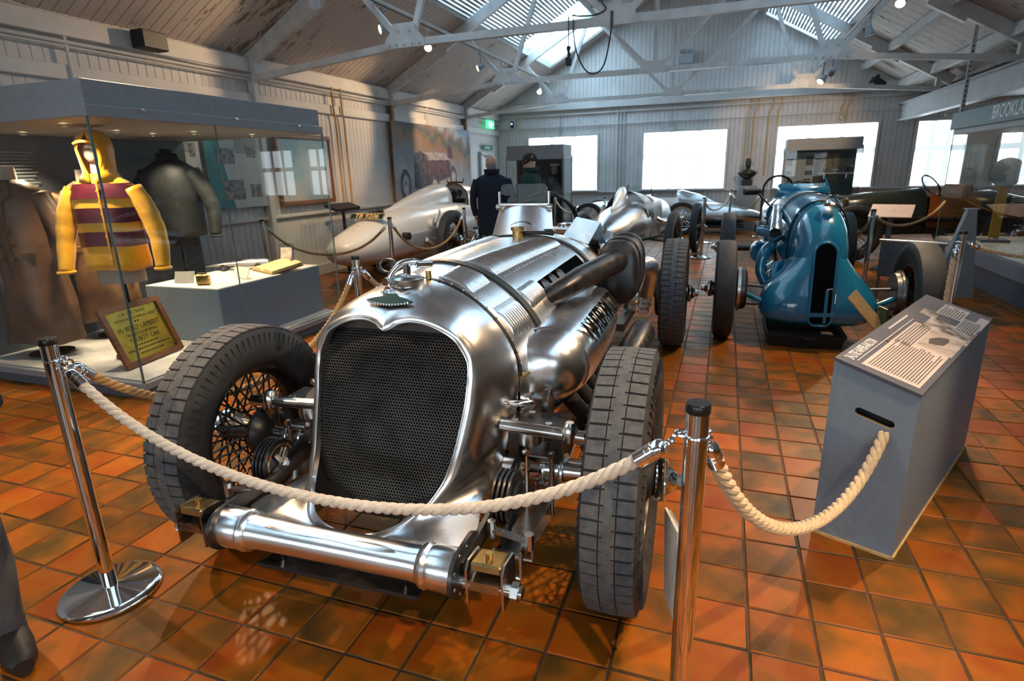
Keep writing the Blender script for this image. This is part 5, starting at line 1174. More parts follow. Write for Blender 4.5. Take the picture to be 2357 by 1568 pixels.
for k, (x, z, lb) in enumerate(((-4.22,1.22,'left of two white caption cards in the far corner case'),(-4.0,1.23,'right of two white caption cards in the far corner case'))):
    c_ = thing('caption_card', lb, 'card', (x, 12.95, z-.06)); MB().box((0,0,.06), (.13,.006,.16), rotm('Y', (-1)**k*8)).build('card_face', 'ropew', c_, 0); MB().box((0,.10,-.02), (.14,.24,.012)).build('card_ledge', 'casegrey', c_, 0)
# --- far display case under the third window
f2 = case('display_case', 'glass display case with photo boards in front of the third window', 1.10, 2.45, 13.35, 14.0, .75, 1.72, 1.93, back='y1', backm='backpanel', group='display cases')
MB().box((0,0,.38), (1.30,.60,.74)).build('cabinet_base', 'greyd', f2, 0)
bd = thing('photo_board', 'pale photo and text board in the case before the third window', 'board', (1.43, 13.93, .765)); MB().box((0,0,.46), (.52,.012,.90)).build('board_sheet', mat('pale_board', (.36,.40,.43), .6, var=.08), bd, 0)
pr_ = random.Random(3)
for x, z, w_, h_ in ((-.20,.72,.10,.14),(.17,.74,.14,.18),(-.2,.5,.10,.08),(-.2,.34,.10,.08),(.17,.5,.14,.09),(.15,.3,.13,.17)): MB().box((x,-.009,z), (w_,.006,h_)).build('photograph', mat('dark_photograph', (.06,.065,.07), .4, var=.6, scale=25), bd, 0)
tl_ = MB()
for k in range(16): tl_.box((-.0,-.008,.80-.042*k), (.18,.003,.014))
tl_.build('text_lines', 'casegrey', bd, 0)
pb = thing('framed_print', 'tall brownish framed print in the case before the third window', 'picture', (1.98, 13.93, 1.10)); MB().box((0,0,.28), (.32,.02,.54)).build('print_sheet', mat('brown_print', (.16,.14,.11), .5, var=.5, scale=12), pb, 0); MB().box((0,-.012,.545), (.34,.02,.02)).box((0,-.012,.015), (.34,.02,.02)).box((-.165,-.012,.28), (.02,.02,.54)).box((.165,-.012,.28), (.02,.02,.54)).build('frame', 'wood', pb, 0)
sh = thing('glass_shelf', 'white shelf inside the case before the third window', 'shelf', (2.08, 13.7, 1.25)); MB().cbox((0,0,.0), (.62,.28,.02), .004).build('shelf_board', 'ropew', sh, 0); MB().box((-.2,.10,-.06), (.02,.04,.10)).box((.2,.10,-.06), (.02,.04,.10)).build('bracket', 'steel', sh, 0)
for k, (x, h_, r_, lb) in enumerate(((1.86,.10,.05,'dark rounded trophy at the left end of the white shelf'),(2.05,.07,.06,'small bright bowl in the middle of the white shelf'),(2.28,.14,.07,'dark helmet at the right end of the white shelf'))):
    v = thing('trophy', lb, 'trophy', (x, 13.68, 1.261)); MB().lathe([(0,0),(r_*.6,0),(r_*.55,.01),(r_*.2,.02),(r_*.3,h_*.4),(r_,h_*.7),(r_*.9,h_),(0,h_)], n=20).build('cup', ('bronze','silver','matblack')[k], v); MB().torus((0,0,h_*.9), r_*.95, .005, 'z', 20, 6).build('rim', 'steel', v)
# --- right-hand display case with hanging sign
rc = case('display_case', 'long low glass display case along the right side', 2.82, 4.6, 3.2, 9.75, .42, 1.78, 1.84, back=None, group='display cases')
sg = thing('hanging_sign', 'teal hanging sign board lettered in white above the right case', 'sign', (2.80, 7.0, 1.83))
SGN = mat('teal_sign_paint', (.035,.125,.15), .5, var=.06); MB().cbox((0,0,.105), (.03,5.55,.21), .004).build('sign_board', SGN, sg, 0)
SM = Matrix.Translation((-.0165, 1.45, .112)) @ Matrix.Rotation(-PI/2, 4, 'Z') @ Matrix.Rotation(PI/2, 4, 'X')
text('BROOKLANDS', .205, mat('sign_white', (.75,.78,.78), .5, var=.03), sg, SM, sx=.82, align='LEFT', bold=.002)
for k, y_ in enumerate((2.55, -1.0)):
    pp = thing('hanger_strut', ('perforated grey steel strut holding the far end of the teal sign', 'perforated grey steel strut holding the near end of the teal sign')[k], 'strut', (2.98, 7.0+y_+.55, 2.03))
    MB().box((0,0,.47), (.045,.008,.94)).box((0,0,1.08), (.045,.008,.30)).build('strut_web', 'beam', pp, 0); MB().box((-.022,.015,.47), (.004,.03,.94)).box((.022,.015,.47), (.004,.03,.94)).build('strut_flange', 'beam', pp, 0)
    hl = MB()
    for q in range(14): hl.cyl((0,-.006,.06+q*.062), (0,-.0035,.06+q*.062), .012, n=8)
    hl.build('strut_holes', 'matblack', pp, 0, kind='stuff'); MB().cbox((-.09,.0,.02), (.2,.05,.03), .004).build('foot_bracket', 'beam', pp, 0)
for x, y in ((3.2,9.0),(3.4,7.6),(3.2,6.0)): dl(rc, (x-3.71, y-6.475, 1.735), 12, 90)
ds = thing('signal_disc', 'round grey signal disc on a yellow post in the right case', 'signal', (3.25, 9.05, .432), R(-6)); MB().cyl((0,-.012,.85), (0,.012,.85), .165, n=40).build('disc', 'grey', ds); MB().torus((0,0,.85), .165, .012, 'y', 40, 8).build('disc_rim', 'greyd', ds); MB().cbox((0,.03,.36), (.11,.02,.72), .004).build('post', mat('yellow_ochre_paint', (.42,.24,.02), .5, var=.1), ds, 0); MB().cbox((0,.03,.02), (.3,.25,.03), .004).build('foot', 'greyd', ds, 0)
for k, (x, y, w_, h_, mtl, lb) in enumerate(((3.3,7.9,.30,.16,'wood','brown wooden engine part on the floor of the right case'),(3.05,7.35,.12,.10,'ropew','small white caption card on the floor of the right case'),(3.6,8.4,.4,.12,'silver','silver engine casing on the floor of the right case'),(3.2,6.9,.25,.10,'steel','polished steel fitting near the front glass of the right case'))):
    q = thing('exhibit', lb, 'exhibit', (x, y, .432), R(25*k)); MB().loft([[Vector((w_/2*s1*math.copysign(abs(math.cos(a))**.6, math.cos(a)), w_/3*s1*math.copysign(abs(math.sin(a))**.6, math.sin(a)), z)) for a in [2*PI*j/20 for j in range(20)]] for z, s1 in ((0,1),(h_*.5,1.05),(h_*.85,.8),(h_,.5))], cap0=True, cap1=True).build('casting', mtl, q, 50); MB().cyl((0,0,h_*.6), (w_*.4,0,h_*.9), h_*.15).build('spigot', mtl, q)
# ------------------------------------------------------------------ posts and ropes
PH = .972
def post_geo(t, small=False):
    MB().lathe([(0,0),(.155,0),(.163,.006),(.163,.014),(.155,.022),(.14,.026),(.04,.030),(.028,.034),(0,.034)], n=56).build('base', 'chrome', t)
    MB().lathe([(.0245,.03),(.0245,PH-.02)], n=28).build('pole', 'chrome', t)
    MB().lathe([(.0255,PH-.022),(.0265,PH-.018),(.0265,PH-.004),(.024,PH),(0,PH)], n=28).build('cap', 'black', t)
    MB().torus((0,0,PH-.075), .0255, .003, 'z', 24, 6).build('hook_collar', 'chrome', t)
p0 = thing('barrier_post', 'x', 'post', (0,0,0), 0, 'chrome rope barrier posts'); post_geo(p0)
POSTS = [(-2.025,1.19,'chrome barrier post at the front left, standing on a round base'),(-.022,1.196,'chrome barrier post in front of the near right tyre'),(-2.13,3.065,'chrome barrier post behind the radiator cap, beside the left case'),
 (-3.72,6.11,'chrome barrier post in front of the white car tail'),(-3.53,7.84,'chrome barrier post beside the white car cockpit'),(-2.14,5.0,'chrome barrier post between white car and silver car windscreen'),(-5.25,5.72,'chrome barrier post seen through the left display case'),
 (-3.35,12.1,'chrome barrier post by the far corner display case'),(-1.93,7.97,'chrome barrier post left of the finned silver headrest'),(-1.98,10.42,'dark barrier post left behind the finned silver headrest'),(-.31,10.1,'chrome barrier post with round base in front of the record car tail'),(.115,13.45,'barrier post left of the bronze bust pedestal'),(.74,13.40,'barrier post right of the bronze bust pedestal'),
 (1.48,7.14,'chrome barrier post behind the blue car, left of the green racer'),(1.576,4.893,'chrome barrier post behind the information lectern, rope hanging along it'),(1.58,9.7,'barrier post between the blue car and the green racer bonnet'),(-.35,12.15,'barrier post behind the record car wheel')]
posts = []
for k, (x, y, lb) in enumerate(POSTS):
    q = p0 if k == 0 else copy_tree(p0); q.location = (x, y, 0); q['label'] = lb; posts.append(Vector((x, y, PH-.075)))
def rope(a, b, sag, material, label, r=.0145, step=.006, cap0=True, cap1=True, hook=True):
    a = Vector(a); b = Vector(b); t = thing('barrier_rope', label, 'rope', tuple(a), 0, 'twisted barrier ropes'); d = b-a; hor = Vector((d.x, d.y, 0)).normalized()
    def P(u):                                                     # hangs like a chain
        k = 2.1; s_ = (math.cosh(k*(2*u-1))-math.cosh(k))/(math.cosh(k)-1); return d*u+Vector((0,0,sag*s_))
    pts = [P(i/60) for i in range(61)]; Ls = [0]
    for i in range(60): Ls.append(Ls[-1]+(pts[i+1]-pts[i]).length)
    L = Ls[-1]; off0 = .045 if hook else 0; off1 = .045 if hook else 0
    def at(s_):
        for i in range(60):
            if Ls[i+1] >= s_: u = (s_-Ls[i])/(Ls[i+1]-Ls[i]); return pts[i].lerp(pts[i+1], u), (pts[i+1]-pts[i]).normalized()
        return pts[-1], (pts[-1]-pts[-2]).normalized()
    cl = .075; s0 = off0+(cl*.6 if cap0 else 0); s1 = L-off1-(cl*.6 if cap1 else 0); n = max(24, int((s1-s0)/step)); pitch = .088*(r/.0145)
    strands = [[], [], []]
    side = Vector((-hor.y, hor.x, 0))
    for i in range(n+1):
        s_ = s0+(s1-s0)*i/n; p, T = at(s_); nn = side.cross(T).normalized(); bb_ = T.cross(nn)
        for k in range(3):
            a_ = 2*PI*(k/3-s_/pitch); strands[k].append(p+(nn*math.cos(a_)+bb_*math.sin(a_))*r*.56)
    for k in range(3): MB().tube(strands[k], r*.60, 8).build('strand', material, t)
    for on, s_, sg in ((cap0, off0, 1), (cap1, L-off1, -1)):
        if not on: continue
        p, T = at(s_); T = T*sg; rot = Vector((0,0,1)).rotation_difference(T).to_matrix()
        MB().lathe([(0,0),(.009,0),(.016,.006),(.0195,.012),(.0195,.03),(.0205,.031),(.0205,.036),(.0195,.037),(.0195,.044),(.0205,.045),(.0205,.05),(.0195,.051),(.0195,cl),(0,cl)], p, n=24, rot=rot).build('end_cap', 'chrome', t)
        e0 = pts[0] if sg > 0 else pts[-1]; hk = MB(); hk.torus(p-T*.012, .011, .0042, 'x', 16, 6, rot=rot); m_ = (e0+p)/2
        hk.tube([p-T*.02, m_+Vector((0,0,.006)), e0], .0045, 8); hk.torus(e0, .013, .004, 'z', 16, 6); hk.build('hook', 'chrome', t)
    return t
def off(p, q, d=.03): v = Vector((q[0]-p[0], q[1]-p[1], 0)).normalized(); return Vector(p)+v*d
def prope(i, j, sag, m_, lb, **kw): rope(off(posts[i], posts[j]), off(posts[j], posts[i]), sag, m_, lb, **kw)
prope(0, 1, .335, 'ropew', 'cream twisted rope hanging across the front of the silver car', step=.005)
prope(0, 2, .40, 'rope2', 'golden twisted rope running back from the front left post', step=.006)
prope(2, 5, .34, 'rope', 'twisted rope along the left side of the silver car', step=.01)
prope(3, 4, .40, 'rope2', 'golden rope looping in front of the white car rear wheel', step=.012)
prope(3, 6, .36, 'rope2', 'golden rope hanging past the white car tail', step=.012)
prope(7, 8, .10, 'rope', 'rope sloping down from the far corner case towards the finned headrest', step=.03)
prope(8, 9, .25, 'rope', 'rope left of the finned silver headrest', step=.03)
prope(10, 16, .16, 'rope', 'rope stretched from the round-based post towards the back wall', step=.03)
prope(11, 12, .33, 'rope2', 'rope looped in front of the bust pedestal', step=.03)
prope(10, 11, .22, 'rope', 'rope from the round-based post to the bust pedestal', step=.03)
prope(13, 15, .30, 'rope2', 'golden rope behind the blue car windscreen', step=.03)
rope(posts[13]+Vector((.03,.0,0)), (2.70,9.2,.93), .18, 'rope2', 'golden rope in front of the dark green racer', step=.02, cap1=False, hook=False)
rope(posts[14]+Vector((.03,.02,0)), (2.80,5.6,.80), .1, 'rope', 'short dark rope from lectern post to right case', step=.02, cap1=False)
rope(posts[14]+Vector((-.03,-.012,0)), posts[14]+Vector((-.034,-.03,-.80)), -.0, 'rope', 'thick rope hanging straight down beside the lectern post', step=.008, r=.018, cap1=False)
# ------------------------------------------------------------------ information lectern
A = Vector((.430, 2.352, 0)); B = Vector((.688, 2.240, 0)); Cc = Vector((1.275, 3.395, 0)); D = A+(Cc-B)
lect = thing('information_lectern', 'grey box lectern with sloping printed panel, rope threaded into its slot', 'lectern', tuple((A+B+Cc+D)/4))
o_ = Vector((lect.location)); q_ = [p-o_ for p in (A, B, Cc, D)]; zt_ = (.735, .655, .675, .762)
def side(i, j, name='side_panel'):
    a_, b_ = q_[i], q_[j]; n_ = (b_-a_).cross(Vector((0,0,1))).normalized(); V = [a_+Vector((0,0,.012)), b_+Vector((0,0,.012)), b_+Vector((0,0,zt_[j])), a_+Vector((0,0,zt_[i]))]
    return MB().add(V+[v-n_*.016 for v in V], [(0,1,2,3),(7,6,5,4),(0,4,5,1),(1,5,6,2),(2,6,7,3),(3,7,4,0)]).build(name, 'grey', lect, 0)
side(1, 2); side(2, 3); side(3, 0)
# front panel with a rounded hand slot
ax = (q_[1]-q_[0]); wid = ax.length; ax.normalize(); nf = ax.cross(Vector((0,0,1))).normalized()
sc_u, sc_z, sl_w, sl_r = .155, .545, .050, .016
hole = [(sc_u+sl_w+sl_r*math.cos(a), sc_z-.012+sl_r*math.sin(a)) for a in [-PI/2+PI*k/8 for k in range(9)]]+[(sc_u-sl_w-sl_r*math.cos(a), sc_z+.012-sl_r*math.sin(a)) for a in [-PI/2+PI*k/8 for k in range(9)]]
outer = [(0,.012),(wid,.012),(wid,zt_[1]),(0,zt_[0])]
bmf = bmesh.new(); vo = [bmf.verts.new((*p, 0)) for p in outer]; vh = [bmf.verts.new((*p, 0)) for p in hole]
for lst in (vo, vh):
    for i in range(len(lst)): bmf.edges.new((lst[i], lst[(i+1) % len(lst)]))
bmesh.ops.triangle_fill(bmf, use_beauty=True, use_dissolve=False, edges=bmf.edges)
bmf.verts.index_update(); fv = [q_[0]+ax*v.co.x+Vector((0,0,v.co.y)) for v in bmf.verts]; ff = [[v.index for v in f.verts] for f in bmf.faces]; bmf.free()
fp = MB().add(fv, ff); n0 = len(fv); fp.add([v-nf*.016 for v in fv], [f[::-1] for f in ff])
hw = [q_[0]+ax*p[0]+Vector((0,0,p[1])) for p in hole]; fp.build('front_panel', 'grey', lect, 0)
MB().loft([hw, [v-nf*.016 for v in hw]]).build('slot_edge', 'rawwood', lect, 0)
ib = MB(); ib.add([q_[0]+ax*.03-nf*.06+Vector((0,0,.35)), q_[1]-ax*.03-nf*.06+Vector((0,0,.35)), q_[1]-ax*.03-nf*.06+Vector((0,0,.62)), q_[0]+ax*.03-nf*.06+Vector((0,0,.68))], [(0,1,2,3)]); ib.build('inner_board', 'matblack', lect, 0)
for i, j in ((0,1),(1,2)):
    MB().bar(q_[i]+Vector((0,0,.006)), q_[j]+Vector((0,0,.006)), .012, .012).build('plinth_edge', 'rawwood', lect, 0)
# sloping top with its printed panel
tv = [q_[k]+Vector((0,0,zt_[k]+.004)) for k in range(4)]; ctr = sum(tv, Vector())/4
tv = [ctr+(v-ctr)*1.012 for v in tv]; nt_ = (tv[1]-tv[0]).cross(tv[3]-tv[0]).normalized()
lid = MB().add(tv+[v+nt_*.012 for v in tv], [(3,2,1,0),(4,5,6,7),(0,1,5,4),(1,2,6,5),(2,3,7,6),(3,0,4,7)]).build('top_panel', mat('slate_blue_print', (.075,.085,.115), .42, var=.04), lect, 0)
def tp_(u, v, h=.0128): return (tv[0]*(1-u)*(1-v)+tv[3]*u*(1-v)+tv[1]*(1-u)*v+tv[2]*u*v)+nt_*h      # u along the long side, v across
PAPER = mat('pale_print_paper', (.50,.44,.42), .5, var=.03); PAPER2 = mat('pale_print_paper_grey', (.36,.37,.40), .5, var=.03); INK = mat('print_ink', (.06,.05,.055), .6, var=.1); WHT = mat('white_print', (.72,.72,.74), .5, var=.02)
PHO = mat('old_photo_print', (.05,.048,.05), .5, col2=(.52,.46,.42), scale=16)
PHO2 = mat('track_photo_print', (.22,.19,.18), .5, col2=(.52,.44,.38), scale=5, stretch=(1,3,1))
def patch(name, u0, u1, v0, v1, m_, h=.0128, par=None): return MB().add([tp_(u0,v0,h), tp_(u0,v1,h), tp_(u1,v1,h), tp_(u1,v0,h)], [(0,1,2,3)]).build(name, m_, par or lid, 0)
patch('text_block', .035, .375, .27, .93, PAPER); patch('text_block', .30, .60, .265, .52, PAPER); patch('text_block', .77, .95, .86, .995, PAPER2); patch('text_block', .62, .80, .80, .985, PAPER2) if False else None
patch('text_block', .80, .965, .34, .70, PAPER2); patch('text_block', .67, .86, .70, .97, PAPER2)
patch('track_photograph', .375, .60, .52, .955, PHO2, .0130); patch('portrait_photograph', .54, .72, .36, .99, PHO, .0129); patch('dark_photograph', .30, .44, .18, .265, INK, .0131)
patch('engine_photograph', .72, .80, .18, .42, PHO, .0129)
ln = MB()
def lines(u0, u1, v0, v1, n, seed):
    rr_ = random.Random(seed)
    for k in range(n):
        v = v0+(v1-v0)*(k+.5)/n; ue = u1-rr_.choice((0,0,0,.02,.08))*(u1-u0)*3; hv = (v1-v0)/n*.20
        ln.add([tp_(u0,v-hv,.0133), tp_(u0,v+hv,.0133), tp_(ue,v+hv,.0133), tp_(ue,v-hv,.0133)], [(0,1,2,3)])
lines(.055,.355,.31,.90,18,1); lines(.325,.585,.285,.50,6,2); lines(.81,.955,.37,.68,8,3); lines(.68,.85,.72,.95,7,4)
ln.build('text_lines', INK, lid, 0, kind='stuff')
# little car silhouette on the track photograph
cs2 = MB(); cs2.add([tp_(u, v, .0134) for u, v in ((.43,.62),(.44,.70),(.46,.78),(.52,.80),(.55,.76),(.53,.66),(.48,.58))], [(0,1,2,3,4,5,6)]); cs2.build('printed_car', INK, lid, 0)
def on_lid(v0, hgt, u0, ulen):
    def f(x, y): return tp_(u0+x/ulen, v0-y/hgt, .0135)
    return f
lidL = (tv[3]-tv[0]).length; lidW = (tv[1]-tv[0]).length
text('24-LITRE NAPIER-RAILTON', .050, WHT, lid, None, sx=.50, align='LEFT', fn=on_lid(.12, lidW, .035, lidL), bold=.001, name='title_lettering')
patch('title_rule', .045, .62, .205, .214, WHT, .0134)
sub_ = MB()
for k in range(26): sub_.add([tp_(.42+k*.0085, .095, .0134), tp_(.42+k*.0085, .125, .0134), tp_(.4255+k*.0085, .125, .0134), tp_(.4255+k*.0085, .095, .0134)], [(0,1,2,3)])
sub_.build('subtitle_print', WHT, lid, 0, kind='stuff')
sl_w_pos = lambda u, z: o_+q_[0]+ax*u+Vector((0,0,z))
rope(off(posts[1], (A+B)/2), sl_w_pos(sc_u+.045, sc_z-.012)+nf*-.02, .335, 'rope', 'thick twisted rope from the right post into the lectern slot', r=.0175, step=.005, cap1=False)
# small upright label board behind the lectern, and one behind the right post
lb1 = thing('caption_board', 'tan caption board on a glass easel between the blue car and the lectern', 'board', (.945, 3.88, 0), R(0))
MB().prism([(-.035,0),(.035,.02),(.035,.30),(-.035,.28)], .012, Matrix.Translation((0,0,.47)) @ Matrix.Rotation(R(-28), 4, 'Y') @ Matrix.Rotation(R(25), 4, 'Z') @ Matrix.Rotation(R(62), 4, 'X')).build('caption_sheet', mat('tan_caption_sheet', (.46,.24,.07), .5, var=.12, scale=20), lb1, 0)
MB().bar((.06,.02,0), (-.02,0,.62), .10, .008).build('easel_back', M['green'], lb1, 0); MB().bar((-.05,.10,0), (-.02,.02,.5), .03, .01).build('easel_leg', 'green', lb1, 0)
lb2 = thing('caption_sign', 'white edged caption sign standing behind the right front post', 'sign', (-.06, 1.42, 0), R(12))
MB().box((0,0,.40), (.012,.24,.24), rotm('X', -18)).build('sign_face', 'casegrey', lb2, 0); MB().box((-.008,0,.40), (.008,.25,.25), rotm('X', -18)).build('sign_edge', 'ropew', lb2, 0); MB().bar((.005,0,.50), (-.004,-.2035,.50), .012, .02).build('post_clip', 'steel', lb2, 0); MB().bar((.005,0,.32), (-.004,-.2035,.32), .012, .02).build('post_clip', 'steel', lb2, 0)
# ------------------------------------------------------------------ wall furniture
wb_ = thing('loudspeaker', 'dark box loudspeaker fixed high on the left wall', 'loudspeaker', (-5.62, 4.93, 2.735)); MB().cbox((0,0,.085), (.16,.30,.17), .01).build('cabinet', 'matblack', wb_, 0); MB().box((.082,0,.085), (.004,.27,.15)).build('grille_cloth', 'leather', wb_, 0); MB().box((-.10,0,.085), (.06,.06,.05)).build('bracket', 'black', wb_, 0)
sk = thing('loudspeaker', 'dark loudspeaker on the right roof slope before the gable', 'loudspeaker', (2.77, 14.6, 2.90), R(20)); MB().cbox((0,0,.09), (.26,.16,.15), .01, rotm('Y', 30)).build('cabinet', 'matblack', sk, 0); MB().box((0,.02,.19), (.05,.05,.12)).build('bracket', 'black', sk, 0)
# mural of a racing car on banked track
mu = thing('mural_painting', 'large painted mural of an old racing car on the left wall', 'painting', (-5.72, 11.46, .55))
m = mat('mural_paint', (.3,.35,.4), .7); M['mural'] = m; nt = m.node_tree; N = nt.nodes.new; K = nt.links.new; b = nt.nodes['Principled BSDF']
tc = N('ShaderNodeTexCoord'); mp = N('ShaderNodeMapping'); mp.inputs['Scale'].default_value = (1, 1, 1); K(tc.outputs['Object'], mp.inputs[0])
sp = N('ShaderNodeSeparateXYZ'); K(mp.outputs[0], sp.inputs[0]); nz = N('ShaderNodeTexNoise'); nz.inputs['Scale'].default_value = 3.2; nz.inputs['Detail'].default_value = 6; K(mp.outputs[0], nz.inputs['Vector'])
s1 = N('ShaderNodeMath'); s1.operation = 'MULTIPLY_ADD'; K(nz.outputs['Fac'], s1.inputs[0]); s1.inputs[1].default_value = .75; K(sp.outputs['Z'], s1.inputs[2])
s2 = N('ShaderNodeMath'); s2.operation = 'MULTIPLY_ADD'; K(sp.outputs['Y'], s2.inputs[0]); s2.inputs[1].default_value = .16; K(s1.outputs[0], s2.inputs[2])
rp = N('ShaderNodeValToRGB'); e = rp.color_ramp.elements; e[0].position = .10; e[0].color = (.33,.29,.26,1); e[1].position = 1.0; e[1].color = (.13,.26,.42,1)
for pos, col in ((.22,(.40,.37,.34)),(.34,(.27,.29,.32)),(.46,(.38,.38,.38)),(.56,(.23,.26,.30)),(.64,(.24,.20,.17)),(.72,(.24,.15,.09)),(.78,(.08,.11,.12)),(.84,(.24,.17,.13)),(.89,(.34,.42,.50))):
    x = e.new(pos); x.color = (*col, 1)
mq = N('ShaderNodeMapRange'); mq.inputs[1].default_value = -.1; mq.inputs[2].default_value = 2.6; K(s2.outputs[0], mq.inputs[0]); K(mq.outputs[0], rp.inputs[0]); K(rp.outputs[0], b.inputs['Base Color'])
MB().box((0,0,.92), (.02,3.5,1.84)).build('canvas', 'mural', mu, 0)
pc = lambda y, z: Vector((.0112, -.08+(y+.05)*1.45, .08+z))
PD = mat('painted_dark_car', (.07,.075,.10), .7, var=.5, scale=9); PLt = mat('painted_light_car', (.36,.34,.36), .7, var=.3, scale=9); PRd = mat('painted_maroon', (.10,.055,.075), .7, var=.5, scale=9)
for nm_, poly, mt_, dx in (('painted_bonnet', [(-.62,.95),(-.55,1.20),(.30,1.22),(.45,1.0),(.40,.75),(-.6,.5)], PRd, 0), ('painted_hood', [(-.60,1.08),(-.52,1.24),(.32,1.24),(.40,1.10)], PLt, .001), ('painted_radiator', [(-.72,.55),(-.68,1.20),(-.52,1.26),(-.30,1.18),(-.30,.50)], PD, .002), ('painted_driver', [(.34,1.15),(.36,1.36),(.44,1.42),(.52,1.36),(.54,1.12)], PRd, .001)):
    MB().add([pc(y, z)+Vector((dx,0,0)) for y, z in poly], [tuple(range(len(poly)))]).build(nm_, mt_, mu, 0)
for y, z, r_ in ((-.95,.62,.30),(-.12,.50,.34),(.52,.72,.26)):
    ry = .62; MB().add([pc(y+r_*ry*.75*math.cos(a), z+r_*math.sin(a))+Vector((.003,0,0)) for a in [2*PI*k/24 for k in range(24)]], [tuple(range(24))]).build('painted_wheel', PD, mu, 0)
    MB().add([pc(y+r_*.3*math.cos(a), z+r_*.62*math.sin(a))+Vector((.004,0,0)) for a in [2*PI*k/24 for k in range(24)]], [tuple(range(24))]).build('painted_wheel_centre', PLt, mu, 0)
# framed picture and teal boards, seen through the glass
pf = thing('framed_picture', 'wood framed landscape picture on the left wall beyond the display case', 'picture', (-5.74, 7.27, 1.10))
MB().box((0,0,.44), (.02,1.10,.84)).build('picture_sheet', mat('hazy_landscape_print', (.16,.30,.38), .3, col2=(.46,.42,.38), scale=1.6), pf, 0)
for (y, z, dy, dz) in ((0,.0,1.2,.06),(0,.90,1.2,.06),(-.58,.45,.05,.90),(.58,.45,.05,.90)): MB().cbox((.01,y,z), (.04,dy,dz), .008).build('frame_rail', 'wood', pf, 0)
for k, (y0, y1, lb) in enumerate(((4.98,5.42,'left of two teal and white information boards on the left wall'),(5.50,6.42,'right of two teal and white information boards on the left wall'))):
    ib_ = thing('information_board', lb, 'board', (-5.74, (y0+y1)/2, 1.10)); w_ = y1-y0
    MB().box((0,0,.44), (.016,w_,.88)).build('board_sheet', mat('white_board_print', (.50,.52,.50), .5, var=.04), ib_, 0); MB().add([(.0095,-w_/2,.0),(.0095,-w_*.12,.0),(.0095,-w_*.30,.88),(.0095,-w_/2,.88)], [(0,1,2,3)]).build('teal_panel', mat('teal_print', (.02,.22,.24), .5, var=.08), ib_, 0)
    for (y, z, dy, dz) in ((-.18*w_,.62,.3*w_,.18),(-.1*w_,.22,.36*w_,.24),(.28*w_,.68,.16*w_,.14),(.3*w_,.2,.2*w_,.16)): MB().box((.0105,y,z), (.004,dy,dz)).build('photograph', mat('grey_photograph', (.20,.18,.18), .4, var=.7, scale=18), ib_, 0)
    tl2 = MB()
    for q in range(9): tl2.box((.0105,.2*w_,.84-.022*q), (.002,.4*w_,.008))
    tl2.build('text_lines', 'greyd', ib_, 0, kind='stuff')
dk = thing('reading_desk', 'black topped reading desk against the left wall behind the white car', 'desk', (-5.50, 7.72, 0)); MB().cbox((0,0,1.0), (.22,.62,.05), .006, rotm('Y', 18)).build('desk_top', 'matblack', dk, 0); MB().cyl((0,0,.02), (0,0,.97), .025).build('stem', 'black', dk); MB().cbox((0,0,.01), (.24,.3,.02), .004).build('foot', 'black', dk, 0)
# exit sign, door, notices at the far end of the left wall
dr = struct('door_1', MB().cbox((XL+.015,14.45,.93), (.05,.86,1.86), .006), 'wallw', smooth=0)
MB().box((XL+.02,14.45,1.90), (.08,1.0,.08)).box((XL+.02,13.98,.95), (.08,.08,1.9)).box((XL+.02,14.92,.95), (.08,.08,1.9)).build('door_frame', 'beam', dr, 0); MB().cyl((XL+.05,14.10,1.0), (XL+.12,14.10,1.0), .014).build('door_handle', 'steel', dr)
MB().cbox((XL+.06,14.42,1.84), (.06,.5,.05), .008).build('door_closer', 'steel', dr, 0); MB().lathe([(0,0),(.075,0),(.075,.004),(0,.004)], (XL+.042,14.2,1.42), axis='x', n=24).build('blue_notice', mat('notice_blue', (.02,.12,.42), .5, var=.05), dr)
es = thing('exit_sign', 'lit green running man exit sign high on the left wall', 'exit sign', (-5.68, 14.45, 2.50)); MB().cbox((0,0,.10), (.06,.44,.20), .006).build('sign_box', mat('exit_green_lit', (.02,.30,.12), .4, emit=(.08,.65,.30), es=1.2), es, 0)
ex2 = MB(); wp = lambda y, z: (.0325, y, z)
for poly in ([(-.03,.13),(.03,.13),(.05,.08),(-.01,.05)], [(-.02,.07),(.02,.06),(.06,.03),(-.06,.02)], [(.0,.14),(.03,.14),(.03,.17),(.0,.17)]): ex2.add([wp(y, z) for y, z in poly], [tuple(range(len(poly)))])
ex2.add([wp(y, z) for y, z in ((-.15,.05),(-.09,.05),(-.09,.16),(-.15,.16))], [(0,1,2,3)]); ex2.add([wp(y, z) for y, z in ((.09,.09),(.16,.09),(.16,.12),(.09,.12))], [(0,1,2,3)]); ex2.build('pictogram', mat('exit_white_lit', (.8,.9,.8), .5, emit=(.8,1,.85), es=2.2), es, 0, kind='stuff')
fs = thing('fire_exit_notice', 'green fire exit notice above the door in the far left corner', 'notice', (-5.74, 14.40, 1.99)); MB().box((0,0,.06), (.01,.62,.12)).build('notice_plate', mat('notice_green', (.01,.16,.10), .5, var=.05), fs, 0); MB().box((.006,-.02,.06), (.002,.34,.05)).build('notice_print', mat('notice_print', (.35,.5,.42), .5, var=.05), fs, 0)
